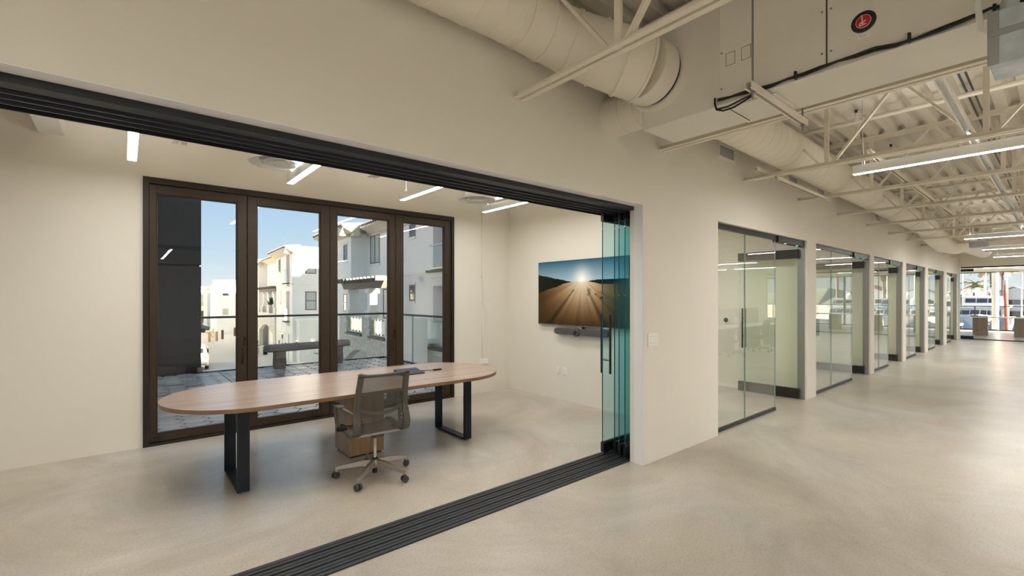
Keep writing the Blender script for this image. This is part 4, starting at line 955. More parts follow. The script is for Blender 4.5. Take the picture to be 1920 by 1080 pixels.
mb = MB()
for x, y in inserts: mb.box(x - 0.076, x + 0.076, y - 0.026, y + 0.026, -0.04, -0.004)
mb.build('paver_inserts', 'paver_pale', pt, kind='stuff')
MB().box(-3.0, PXE, PYE - 0.06, PYE + 0.02, -0.30, 0.012).box(PXE - 0.04, PXE + 0.04, YB + 0.2, PYE + 0.02, -0.30, 0.012).build('kerb', 'rail_dark', pt)
B(1.55, 1.575, 9.3, PYE - 0.06, -0.03, 0.004).build('expansion_joint', 'rail_dark', pt)
# guard rail
r = thing('glass_guard_rail', 'glass guard rail with dark top rail around the patio', 'railing', (PXE, PYE, 0))
MB().bar((1.2, PYE - 0.02, 1.175), (PXE, PYE - 0.02, 1.175), 0.055, 0.045).bar((PXE, PYE, 1.175), (PXE, YB + 0.2, 1.175), 0.055, 0.045).build('top_rail', 'rail_dark', r)
xs = [1.28, 2.66, 4.04, PXE - 0.04]
for a, b in zip(xs[:-1], xs[1:]): B(a + 0.01, b - 0.01, PYE - 0.026, PYE - 0.014, 0.02, 1.155).build('guard_pane', 'guard_glass', r)
yy_ = [PYE - 0.05, 10.25, 8.6, YB + 0.22]
for a, b in zip(yy_[:-1], yy_[1:]): B(PXE - 0.006, PXE + 0.006, b + 0.012, a - 0.012, 0.02, 1.155).build('guard_pane', 'guard_glass', r)
for b in yy_[1:3]: B(PXE - 0.012, PXE + 0.012, b - 0.012, b + 0.012, 0.0, 1.155).build('baluster', 'glass_edge_green', r)
# log bench
b = thing('log_bench', 'weathered grey timber beam bench beside the patio railing', 'bench', (3.3, 11.5, 0))
pts = [(2.40, 11.42, 0.47), (2.48, 11.43, 0.475), (3.0, 11.47, 0.475), (3.6, 11.52, 0.478), (4.25, 11.57, 0.485), (4.32, 11.575, 0.485)]
mb = MB(); prof = [(-0.155, -0.06), (-0.15, 0.03), (-0.11, 0.065), (0.11, 0.07), (0.15, 0.03), (0.155, -0.055), (0.12, -0.085), (-0.12, -0.09)]
rs = []
for i, p in enumerate(pts):
    k = 0.86 if i in (0, len(pts) - 1) else random.uniform(0.95, 1.04); rs.append([(p[0] + random.uniform(-0.01, 0.01), p[1] + q[0] * k, p[2] + q[1] * k) for q in prof])
mb.rings(rs).build('seat_beam', 'weathered_wood', b)
for x, y in ((2.70, 11.44), (4.03, 11.55)):
    MB().rings([[(x - w_, y - d_, z), (x + w_, y - d_, z), (x + w_, y + d_, z), (x - w_, y + d_, z)] for z, w_, d_ in ((0, 0.10, 0.12), (0.1, 0.115, 0.13), (0.3, 0.105, 0.125), (0.395, 0.11, 0.12))]).build('support_block', 'weathered_wood', b)
# dark clad neighbour
db = thing('dark_clad_building', 'dark slate panel-clad building wall at the left of the patio', 'building', (-2.0, 11.95, -3.6))
for z0, z1 in ((-3.6, 0.0), (0.0, 2.28), (2.30, 4.52), (4.54, 7.0)):
    MB().box(-7.0, 1.27, 11.95, 18.0, z0 + 0.01, z1 - 0.01).build('cladding_panel', 'dark_cladding', db, bevel=0.006)
B(-6.95, 1.24, 12.0, 17.9, -3.6, 6.95).build('core', 'groove_black', db)
B(1.20, 1.29, 11.93, 11.96, 0.0, 0.10).build('base_flashing', 'steel_grey', db)

# ================================================================ STREET AND TOWNHOUSES  (local frame: x = p, y = s)
GZ = -3.6
def st(p, s, z=0): return (p * PX + s * SX, p * PY + s * SY, z)
def sthing(name, label, cat, p, s, z, **k): return thing(name, label, cat, (p, s, z), loc=st(p, s, z), rz=-ST_A, **k)
g = MB().box(-120, 34, 6.7, 190, GZ - 0.4, GZ).build('street_ground', 'street'); struct(g, 'sunlit pale concrete driveway street below the patio', 'street')
def win_p(par, p, s0, s1, z0, z1, fr='far_frame', gl='far_glass', bars=1, t=0.07):
    f = MB().box(p - 0.02, p + 0.05, s0 - t, s0, z0 - t, z1 + t).box(p - 0.02, p + 0.05, s1, s1 + t, z0 - t, z1 + t).box(p - 0.02, p + 0.05, s0, s1, z0 - t, z0).box(p - 0.02, p + 0.05, s0, s1, z1, z1 + t)
    if bars == 1: f.box(p - 0.02, p + 0.03, s0, s1, (z0 + z1) / 2 - 0.03, (z0 + z1) / 2 + 0.03)
    if bars == 2: f.box(p - 0.02, p + 0.03, (s0 + s1) / 2 - 0.03, (s0 + s1) / 2 + 0.03, z0, z1)
    w = f.build('window', fr, par); B(p - 0.004, p + 0.02, s0, s1, z0, z1).build('glass', gl, w)
    MB().box(p - 0.05, p + 0.02, s0 - 0.16, s1 + 0.16, z1 + t, z1 + t + 0.1).box(p - 0.07, p + 0.02, s0 - 0.14, s1 + 0.14, z0 - t - 0.1, z0 - t).build('surround', 'stucco_trim', w)
    return w
def win_s(par, s, p0, p1, z0, z1, fr='far_frame', gl='far_glass', bars=1, t=0.07):
    f = MB().box(p0 - t, p0, s - 0.02, s + 0.05, z0 - t, z1 + t).box(p1, p1 + t, s - 0.02, s + 0.05, z0 - t, z1 + t).box(p0, p1, s - 0.02, s + 0.05, z0 - t, z0).box(p0, p1, s - 0.02, s + 0.05, z1, z1 + t)
    if bars: f.box(p0, p1, s - 0.02, s + 0.03, (z0 + z1) / 2 - 0.03, (z0 + z1) / 2 + 0.03)
    w = f.build('window', fr, par); B(p0, p1, s - 0.004, s + 0.02, z0, z1).build('glass', gl, w)
    MB().box(p0 - 0.16, p1 + 0.16, s - 0.05, s + 0.02, z1 + t, z1 + t + 0.1).box(p0 - 0.14, p1 + 0.14, s - 0.07, s + 0.02, z0 - t - 0.1, z0 - t).build('surround', 'stucco_trim', w)
    return w
def cornice_p(par, p, s0, s1, z=5.1, out=0.62, lift=0.27):
    pr = [(p + 0.3, z - 0.12), (p - 0.05, z - 0.12), (p - 0.05, z), (p - 0.12, z + 0.02), (p - out * 0.55, z + lift * 0.55), (p - out, z + lift), (p - out, z + lift + 0.09), (p + 0.3, z + lift + 0.09)]
    cn = MB().prism(pr, 'y', s0, s1).build('cornice', 'eave_tan', par)
    tl = MB(); s = s0 + 0.12
    while s < s1: tl.tube((p - out - 0.05, s, z + lift + 0.14), (p + 0.5, s, z + lift + 0.28), 0.085, n=8); s += 0.30
    tl.build('roof_tiles', 'roof_tile', cn, kind='stuff'); return cn
def cornice_s(par, s, p0, p1, z=5.1, out=0.62, lift=0.27):
    pr = [(s + 0.3, z - 0.12), (s - 0.05, z - 0.12), (s - 0.05, z), (s - 0.12, z + 0.02), (s - out * 0.55, z + lift * 0.55), (s - out, z + lift), (s - out, z + lift + 0.09), (s + 0.3, z + lift + 0.09)]
    mb = MB().prism([(a, b) for a, b in pr], 'x', p0, p1); cn = mb.build('cornice', 'eave_tan', par)
    B(p0, p1, s - out + 0.02, s + 0.4, z + lift + 0.09, z + lift + 0.2).build('parapet_cap', 'stucco_trim', cn); return cn
def juliet(par, p, s0, s1, z0, z1):
    gq = MB().box(p - 0.16, p - 0.14, s0, s1, z0, z1).build('glass_guard', 'guard_glass', par)
    MB().box(p - 0.19, p - 0.11, s0 - 0.05, s1 + 0.05, z1, z1 + 0.06).box(p - 0.19, p - 0.11, s0 - 0.05, s1 + 0.05, z0 - 0.06, z0).box(p - 0.17, p - 0.13, s0 - 0.05, s0, z0, z1).build('guard_frame', 'steel_grey', gq)
    B(p - 0.30, p + 0.05, s0 - 0.2, s1 + 0.2, z0 - 0.2, z0 - 0.1).build('sill', 'pergola_wood', gq); B(p - 0.22, p + 0.05, s0 - 0.12, s1 + 0.12, z0 - 0.42, z0 - 0.2).build('apron', 'stucco_trim', gq)
def pergola(par, p, pin, s0, s1, z, cols, colz):
    for ss in ((s0 + 0.35), (s1 - 0.35)): pass
    bm = MB().prism([(s0, z), (s1, z), (s1 - 0.35, z - 0.30), (s0 + 0.35, z - 0.30)], 'x', p - 0.12, p + 0.10).build('pergola_beam', 'pergola_wood', par)
    s = s0 + 0.15
    while s < s1: MB().box(p - 0.45, p + 0.42, s - 0.06, s + 0.06, z, z + 0.20).build('rafter', 'pergola_wood', bm); s += 0.48
    for c in cols:
        cl = MB().box(p - 0.16, p + 0.16, c - 0.16, c + 0.16, colz, z - 0.30).build('column', 'stucco', par)
        MB().box(p - 0.25, p + 0.25, c - 0.25, c + 0.25, z - 0.52, z - 0.32).box(p - 0.24, p + 0.24, c - 0.24, c + 0.24, colz, colz + 0.28).build('column_trim', 'stucco_trim', cl)
def arch_wall(par, name, p, s0, s1, z0, z1, a0, a1, zspring, rise, m='stone_clad', th=0.35):
    """wall facing -p with an arched opening a0..a1"""
    n = 10; top = []
    for k in range(n + 1):
        t = k / n; s = a0 + (a1 - a0) * t; top.append((s, zspring + rise * math.sin(math.pi * t)))
    mb = MB()
    mb.prism([(s0, z0), (a0, z0), (a0, zspring), (a0, z1), (s0, z1)], 'x', p, p + th); mb.prism([(a1, z0), (s1, z0), (s1, z1), (a1, z1), (a1, zspring)], 'x', p, p + th)
    for k in range(n): mb.prism([top[k], top[k + 1], (top[k + 1][0], z1), (top[k][0], z1)], 'x', p, p + th)
    return mb.build(name, m, par)
# ---- nearest townhouse
C = sthing('townhouse', 'nearest white townhouse with stone-clad balcony and timber pergola', 'building', 10.0, 22.0, GZ)
mb = MB().box(8.08, 16, 25.7, 31.0, GZ, 5.2)
mb.box(8.98, 16, 17.65, 25.7, GZ, 5.2).box(8.98, 16, 13.0, 16.0, GZ, 5.2)
mb.box(10.4, 16, 16.0, 17.65, GZ, 5.2).box(8.98, 10.4, 16.0, 17.65, -0.75, 0.55).box(8.98, 10.4, 16.0, 17.65, 2.1, 2.72).box(8.98, 10.4, 16.0, 17.65, 5.2, 5.2)
mb.build('wall', 'stucco', C); MB().box(8.4, 16, 25.0, 31.0, 5.2, 5.55).box(9.3, 16, 13, 25.0, 5.2, 5.55).box(11.4, 16, 13, 31, 5.55, 6.25).build('roof', 'roof_tile', C)  # high rear roof box, set out of sight, raised to shade the second townhouse
B(8.0, 8.1, 25.62, 31, 2.62, 2.70).build('string_course', 'stucco_trim', C); B(8.9, 9.0, 17.65, 25.7, 2.66, 2.74).build('string_course', 'stucco_trim', C); B(8.0, 16, 25.62, 25.72, 2.62, 2.70).build('string_course', 'stucco_trim', C)
cornice_p(C, 8.08, 25.1, 31.3); cornice_p(C, 8.98, 13.0, 25.2); cornice_s(C, 25.7, 7.46, 8.6)
win_p(C, 8.98, 23.85, 25.1, 3.52, 4.95, bars=2, gl='far_blind')
win_p(C, 8.98, 19.45, 19.95, 4.45, 4.95); win_p(C, 8.98, 19.48, 19.95, 1.52, 2.13)
win_p(C, 8.08, 26.45, 26.95, 3.75, 4.55); win_p(C, 8.08, 26.5, 27.0, 0.9, 1.75)
win_p(C, 8.98, 21.2, 23.2, 0.6, 2.0, bars=2, gl='far_blind')
juliet(C, 8.98, 16.1, 17.55, 2.85, 3.75); juliet(C, 8.98, 16.1, 17.55, -0.35, 0.62)
MB().prism([(18.55, 2.30), (18.95, 2.30), (18.82, 2.52), (18.68, 2.52)], 'x', 8.80, 8.98).build('vent_hood', 'stucco_trim', C)
BL = arch_wall(C, 'balcony_front', 7.0, 17.2, 24.1, GZ, -0.25, 18.3, 23.6, -1.6, 0.85)
for a, b in ((17.2, 17.95), (19.75, 20.75), (22.95, 24.1)): MB().box(7.0, 7.35, a, b, -0.25, 0.75).build('balcony_pier', 'stone_clad', BL)
MB().box(7.0, 8.5, 17.2, 17.45, GZ, 0.75).build('balcony_side', 'stucco', C)
MB().box(7.35, 8.98, 17.45, 24.1, -0.30, -0.1).build('balcony_floor', 'stucco', C)
for a, b in ((17.95, 19.75), (20.75, 22.95)):
    B(7.02, 7.30, a, b, -0.32, -0.14).build('sill', 'stucco_trim', BL); B(6.92, 7.25, a - 0.04, b + 0.04, -0.14, -0.05).build('dark_cap', 'pergola_wood', BL)
    gp = B(7.10, 7.12, a + 0.05, b - 0.05, 0.02, 0.68).build('glass_guard', 'guard_glass', BL)
    MB().box(7.08, 7.14, a, b, 0.68, 0.73).box(7.08, 7.14, a, b, -0.02, 0.03).build('guard_rail', 'stucco_trim', gp)
    for q in range(5):
        s = a + 0.2 + q * (b - a - 0.4) / 4; MB().box(7.07, 7.15, s - 0.03, s + 0.03, 0.01, 0.09).box(7.07, 7.15, s - 0.03, s + 0.03, 0.62, 0.70).build('clamp', 'steel_grey', gp)
pergola(C, 7.25, 8.98, 18.4, 24.2, 2.32, (20.1, 22.95), 0.75)
B(10.0, 10.2, 17.4, 25.0, GZ, -0.4).build('garage_back', 'garage_white', C)
# ---- second townhouse
D = sthing('townhouse', 'second white townhouse with sunlit gable end and double garage', 'building', 10.0, 44.0, GZ)
mb = MB().box(8.08, 12.5, 40.67, 41.75, GZ, 5.4).box(8.08, 12.5, 43.1, 47.6, GZ, 5.4).box(9.2, 12.5, 41.75, 43.1, GZ, 5.4).box(8.08, 9.2, 41.75, 43.1, GZ, -0.75).box(8.08, 9.2, 41.75, 43.1, 5.3, 5.4)
mb.box(8.08, 9.2, 41.75, 43.1, 2.15, 2.85)
mb.box(8.9, 12.5, 47.6, 58.0, GZ, 5.4).box(8.08, 12.5, 58.0, 64.0, GZ, 5.4).box(12.5, 16, 42.5, 60, GZ, 5.4)
mb.build('wall', 'stucco', D)
B(8.0, 12.5, 40.6, 40.7, 2.66, 2.74).build('string_course', 'stucco_trim', D); B(8.0, 8.1, 40.6, 47.6, 2.66, 2.74).build('string_course', 'stucco_trim', D)
cornice_p(D, 8.08, 40.05, 48.2, z=5.3); cornice_s(D, 40.67, 7.46, 13.0, z=5.3); cornice_p(D, 8.9, 48.2, 57.4, z=5.3); cornice_p(D, 8.08, 57.4, 64.5, z=5.3); cornice_s(D, 58.0, 7.46, 8.6, z=5.3)
win_s(D, 40.67, 9.13, 9.84, 3.67, 4.96, gl='far_blind'); win_s(D, 40.67, 9.13, 9.86, 0.66, 2.06, gl='far_blind')
win_p(D, 8.08, 45.6, 46.3, 4.0, 5.0); win_p(D, 8.08, 45.6, 46.3, 1.2, 2.0); win_p(D, 8.9, 49.0, 50.2, 3.3, 5.0, bars=2); win_p(D, 8.08, 59.5, 60.3, 4.0, 5.0)
juliet(D, 8.08, 41.85, 43.0, 2.95, 3.9); juliet(D, 8.08, 41.85, 43.0, -0.25, 0.65)
arch_wall(D, 'balcony_front', 8.0, 47.6, 58.5, GZ, 0.1, 49.0, 57.0, -1.9, 0.8)
for a, b in ((47.6, 48.9), (51.0, 52.2), (55.0, 56.0)): MB().box(8.0, 8.35, a, b, 0.1, 0.72).build('balcony_pier', 'stone_clad', D)
pergola(D, 8.2, 9.0, 47.8, 58.0, 2.5, (48.6, 51.6, 54.6), 0.72)
for a, b in ((42.0, 44.1), (44.7, 47.0)):
    q = B(8.02, 8.10, a, b, GZ, -1.55).build('garage_door', 'garage_white', D); MB().box(8.0, 8.06, a - 0.12, b + 0.12, -1.55, -1.42).build('lintel', 'stucco_trim', q)
    B(7.98, 8.03, (a + b) / 2 - 0.12, (a + b) / 2 + 0.12, -2.5, -2.2).build('vent', 'print_dark', q)
lw = MB().box(8.36, 12.0, 39.5, 40.67, GZ, -0.28).build('entry_block', 'stucco', D); B(8.28, 12.0, 39.42, 40.67, -0.28, -0.1).build('cap', 'stucco_trim', lw)
MB().box(9.9, 12.0, 38.9, 39.5, GZ, -0.55).build('step_block', 'stucco', lw)
for p, z in ((8.36, -1.9),): pass
for p, s, z in ((9.35, 39.45, -1.95), (10.05, 38.85, -2.4), (8.3, 40.2, -1.95), (8.02, 44.4, -1.6)):
    q = MB().box(p - 0.07, p + 0.07, s - 0.06, s + 0.05, z - 0.35, z + 0.05).build('wall_lamp', 'sconce', D); B(p - 0.05, p + 0.05, s - 0.05, s + 0.04, z + 0.05, z + 0.09).build('lamp_glow', 'sconce_glow', q)
# handrail by the entry
t = sthing('entry_handrail', 'small dark metal handrail at the second townhouse entry', 'handrail', 9.6, 38.2, GZ)
MB().path([(9.2, 38.4, -2.75), (9.5, 38.3, -2.8), (9.9, 38.2, -2.6), (10.2, 38.2, -2.55)], 0.03).path([(9.6, 38.3, GZ), (9.6, 38.3, -2.75)], 0.025).path([(10.1, 38.2, GZ), (10.1, 38.2, -2.55)], 0.025).path([(9.6, 38.3, -3.2), (10.1, 38.2, -3.2)], 0.02).build('rail', 'rail_dark', t)
# ---- unseen townhouses added across the street to bounce sunlight onto the facades
for i, s0_ in enumerate((20, 40, 60)):
    t = sthing('townhouse', 'white townhouse added unseen across the street to bounce sunlight, %s of three' % ORDN[i], 'building', -14, s0_ + 8, GZ)
    MB().box(-20, -8.0, s0_, s0_ + 17, GZ, 5.4).build('wall', 'stucco', t)
    for q in range(4):
        for z_ in (0.4, 3.2): 
            f_ = B(-8.02, -7.96, s0_ + 1.5 + q * 4, s0_ + 2.7 + q * 4, z_, z_ + 1.4).build('window', 'far_frame', t); B(-7.97, -7.94, s0_ + 1.6 + q * 4, s0_ + 2.6 + q * 4, z_ + 0.1, z_ + 1.3).build('glass', 'far_glass', f_)
    MB().box(-20.3, -7.6, s0_ - 0.3, s0_ + 17.3, 5.4, 5.6).build('roof', 'roof_tile', t)
# ---- far houses at the street end
A1 = sthing('townhouse', 'far white two-storey house closing the street behind the railing', 'building', 1.0, 92, GZ)
MB().box(-20, 5.2, 92, 102, GZ, 3.0).box(4.2, 7.2, 95, 103, GZ, 2.9).build('wall', 'stucco', A1)
cornice_s(A1, 92, -20, 5.5, z=2.9, out=0.5, lift=0.35)
for p in (0.4, 3.9): win_s(A1, 92, p, p + 0.75, 0.3, 2.1, fr='far_frame_pale', gl='far_blind')
for p in (0.4, 3.9): win_s(A1, 92, p, p + 0.75, -2.4, -0.6)
for p in (0.4, 3.9): MB().box(p - 0.15, p + 0.9, 91.6, 92, 0.0, 0.9).build('balcony_guard', 'guard_glass', A1)
B(-20, 5.25, 91.9, 92, -0.35, -0.2).build('string_course', 'stucco_trim', A1); B(2.2, 4.6, 91.9, 92.0, GZ, -1.6).build('garage_door', 'far_frame', A1)
MB().box(1.2, 2.2, 94, 95, 3.3, 3.9).build('chimney', 'stucco', A1)
A2 = sthing('townhouse', 'far sunlit white house with small square windows', 'building', 9.0, 78, GZ)
MB().box(5.55, 16, 78, 90, GZ, 3.75).build('wall', 'stucco', A2); cornice_s(A2, 78, 5.1, 16, z=3.6, out=0.5, lift=0.35)
win_s(A2, 78, 6.35, 6.95, 2.0, 2.7, fr='far_frame'); win_s(A2, 78, 6.3, 6.95, -0.8, 0.0, fr='far_frame_pale', gl='far_blind')
MB().box(8.4, 10.5, 75.5, 78, GZ, -1.8).build('entry_block', 'stucco', A2)
for q in range(4): MB().box(8.6 + q * 0.25, 9.9, 74.2 - q * 0.5, 75.5, GZ, -3.4 + 0.0 + (3 - q) * 0.35).build('step', 'stucco_trim', A2)
# ---- bollards, planters, vehicle, palm
for i, (p, s, m, lab) in enumerate(((3.9, 65, 'post_sunlit', 'sunlit timber bollard nearest the parked vehicle'), (4.7, 66, 'post_sunlit', 'second sunlit timber bollard linked by rope'), (5.5, 68.5, 'post_dark', 'dark timber bollard beside the sunlit pair'), (7.3, 73, 'post_dark', 'dark timber bollard in front of the far house'), (6.6, 62, 'post_dark', 'dark timber bollard near the window post'))):
    t = sthing('bollard', lab, 'bollard', p, s, GZ, group='rope bollards')
    MB().box(p - 0.13, p + 0.13, s - 0.13, s + 0.13, GZ, GZ + 1.1).build('post', m, t, bevel=0.02); MB().box(p - 0.1, p + 0.1, s - 0.1, s + 0.1, GZ + 1.1, GZ + 1.16).build('cap', m, t)
t = sthing('bollard_rope', 'pale rope swag hung between the sunlit bollards', 'rope', 4.3, 65.5, GZ)
MB().path([(4.04 + 0.52 * q / 10, 65.17 + 0.66 * q / 10, GZ + 0.95 - 0.45 * math.sin(math.pi * q / 10)) for q in range(11)], 0.04).build('rope', 'rope', t)
t = sthing('litter_bin', 'small dark litter bin on the street near the window post', 'bin', 7.15, 47.5, GZ)
MB().lathe([(0.18, 0), (0.2, 0.6), (0.21, 0.62), (0.15, 0.7)], (7.15, 47.5, GZ), n=14).build('drum', 'rail_dark', t); MB().lathe([(0.21, 0), (0.21, 0.06)], (7.15, 47.5, GZ + 0.5), n=14).build('band', 'white_paint', t)
t = sthing('potted_plant', 'large pale planter with dark shrub by the arched garage', 'plant', 6.2, 47.6, GZ)
MB().lathe([(0.30, 0), (0.42, 0.3), (0.40, 0.62), (0.34, 0.7)], (6.25, 47.6, GZ), n=18).build('pot', 'planter', t, smooth=40)
lf = MB()
for q in range(60):
    a, e_ = random.uniform(0, 6.28), random.uniform(-0.3, 1.4); L_ = random.uniform(0.3, 0.6); c0 = Vector((6.25 + 0.15 * math.cos(a), 47.6 + 0.15 * math.sin(a), GZ + 0.95)); d_ = Vector((math.cos(a) * math.cos(e_), math.sin(a) * math.cos(e_), math.sin(e_)))
    sd = d_.cross(Vector((0, 0, 1))).normalized() * 0.06; lf.quad(c0, c0 + d_ * L_ * 0.5 + sd, c0 + d_ * L_, c0 + d_ * L_ * 0.5 - sd)
lf.tube((6.25, 47.6, GZ + 0.65), (6.25, 47.6, GZ + 1.1), 0.05).build('foliage', 'shrub_green', t)
t = sthing('balcony_plant', 'leafy green plant on the second townhouse balcony', 'plant', 8.15, 49.8, 0.1)
lf = MB()
for q in range(50):
    a, e_ = random.uniform(0, 6.28), random.uniform(0.1, 1.5); L_ = random.uniform(0.4, 0.9); c0 = Vector((7.95, 49.6, 0.9)); d_ = Vector((math.cos(a) * math.cos(e_), math.sin(a) * math.cos(e_) * 1.4, math.sin(e_)))
    sd = d_.cross(Vector((0, 0, 1))).normalized() * 0.08; lf.quad(c0, c0 + d_ * L_ * 0.5 + sd, c0 + d_ * L_, c0 + d_ * L_ * 0.5 - sd)
lf.build('foliage', 'shrub_green', t); MB().lathe([(0.2, 0), (0.26, 0.2)], (7.95, 49.6, 0.72), n=12).build('pot', 'planter', t)
# vehicle: rear quarter of a light SUV
p0, s0 = 1.42, 41.9
t = sthing('parked_suv', 'silver parked SUV with red tail lamp beside the dark wall', 'car', p0, s0, GZ)
def sec(s, zt, w): return [(p0 - w, s, GZ + 0.35), (p0 + w, s, GZ + 0.35), (p0 + w * 1.02, s, GZ + 0.95), (p0 + w * 0.98, s, GZ + 1.15), (p0 + w * 0.78, s, zt), (p0 - w * 0.78, s, zt), (p0 - w * 0.98, s, GZ + 1.15), (p0 - w * 1.02, s, GZ + 0.95)]
MB().rings([sec(s0 - 2.3, GZ + 1.25, 0.84), sec(s0 - 2.2, GZ + 1.65, 0.90), sec(s0 - 1.9, GZ + 1.78, 0.93), sec(s0 + 0.2, GZ + 1.80, 0.94), sec(s0 + 1.1, GZ + 1.2, 0.94), sec(s0 + 2.3, GZ + 1.05, 0.86)]).build('body', 'car_paint', t, smooth=35)
B(p0 - 0.62, p0 + 0.62, s0 - 2.30, s0 - 2.24, GZ + 1.22, GZ + 1.60).build('rear_window', 'car_glass', t)
for q in (-1, 1):
    a, b = sorted((p0 + q * 0.70, p0 + q * 0.93)); MB().box(a, b, s0 - 2.36, s0 - 2.15, GZ + 0.80, GZ + 1.12).build('tail_lamp', 'tail_red', t)
    for ss in (-1.4, 1.45): 
        a, b = sorted((p0 + q * 0.74, p0 + q * 0.96)); MB().tube((a, s0 + ss, GZ + 0.36), (b, s0 + ss, GZ + 0.36), 0.36, n=20).build('wheel', 'tyre', t)
    a, b = sorted((p0 + q * 0.945, p0 + q * 0.90)); MB().box(a, b, s0 - 1.8, s0 + 0.3, GZ + 1.22, GZ + 1.55).build('side_window', 'car_glass', t)
B(p0 - 0.85, p0 + 0.85, s0 - 2.42, s0 - 2.25, GZ + 0.42, GZ + 0.68).build('bumper', 'rail_dark', t)
def far_car(p, s, m, lab):
    t = sthing('parked_car', lab, 'car', p, s, GZ)
    def sc2(x, zt, w): return [(p + x, s - w, GZ + 0.3), (p + x, s + w, GZ + 0.3), (p + x, s + w, GZ + 0.8), (p + x, s + w * 0.75, zt), (p + x, s - w * 0.75, zt), (p + x, s - w, GZ + 0.8)]
    MB().rings([sc2(-2.1, GZ + 0.85, 0.8), sc2(-1.5, GZ + 0.95, 0.9), sc2(-0.8, GZ + 1.45, 0.9), sc2(0.7, GZ + 1.5, 0.9), sc2(1.6, GZ + 1.0, 0.9), sc2(2.1, GZ + 0.8, 0.8)]).build('body', m, t, smooth=40)
    for x in (-1.3, 1.3): MB().tube((p + x, s - 0.92, GZ + 0.32), (p + x, s - 0.7, GZ + 0.32), 0.32, n=16).build('wheel', 'tyre', t)
    B(p - 0.9, p + 0.8, s - 0.86, s - 0.80, GZ + 0.9, GZ + 1.35).build('side_window', 'car_glass', t)
far_car(1.2, 88, 'car_paint', 'pale parked car below the far house'); far_car(2.9, 84.0, 'boat_dark', 'dark parked car at the end of the street')
def palm(name, label, base, h, cr, n, lean=(0, 0), leaf='palm_leaf', tr=0.22, droop=0.9, group='palms'):
    x, y, z = base; t = thing(name, label, 'palm tree', base, group=group)
    top = (x + lean[0], y + lean[1], z + h)
    MB().path([(x, y, z), (x + lean[0] * 0.35, y + lean[1] * 0.35, z + h * 0.5), top], [tr * 1.15, tr * 0.85, tr * 0.8], n=10).build('trunk', 'palm_trunk', t, smooth=50)
    MB().sphere((top[0], top[1], top[2] - tr * 1.5), tr * 1.7, n=10, sc=(1, 1, 1.8)).build('crown_shaft', 'palm_trunk', t, smooth=60)
    for k in range(n):
        a = 2 * math.pi * k / n + random.uniform(-0.2, 0.2); el = random.uniform(-0.35, 1.1); L = cr * random.uniform(0.8, 1.1)
        mb = MB(); P = Vector(top); d = Vector((math.cos(a) * math.cos(el), math.sin(a) * math.cos(el), math.sin(el))); sd = Vector((-math.sin(a), math.cos(a), 0)); prev = P; m = 7
        for q in range(m):
            d = (d + Vector((0, 0, -droop * 0.22))).normalized(); nxt = prev + d * (L / m)
            if q > 0:
                for s in (-1, 1):
                    for w_ in (0.0, 0.5):
                        b0 = prev + (nxt - prev) * w_; w2 = L * 0.22 * math.sin(math.pi * (q + 0.6 + w_) / (m + 1)); tip = b0 + sd * s * w2 + d * w2 * 0.55 + Vector((0, 0, -w2 * 0.45))
                        b1 = b0 + (nxt - prev) * 0.3; mb.add([b0, b1, tip], [(0, 1, 2)])
            mb.bar(prev, nxt, L * 0.012, L * 0.008); prev = nxt
        mb.build('frond', leaf, t)
    return t
palm('palm_tree', 'slender tall palm rising behind the far house', st(3.2, 165, GZ), 19.5, 3.0, 22, tr=0.4, droop=0.8)

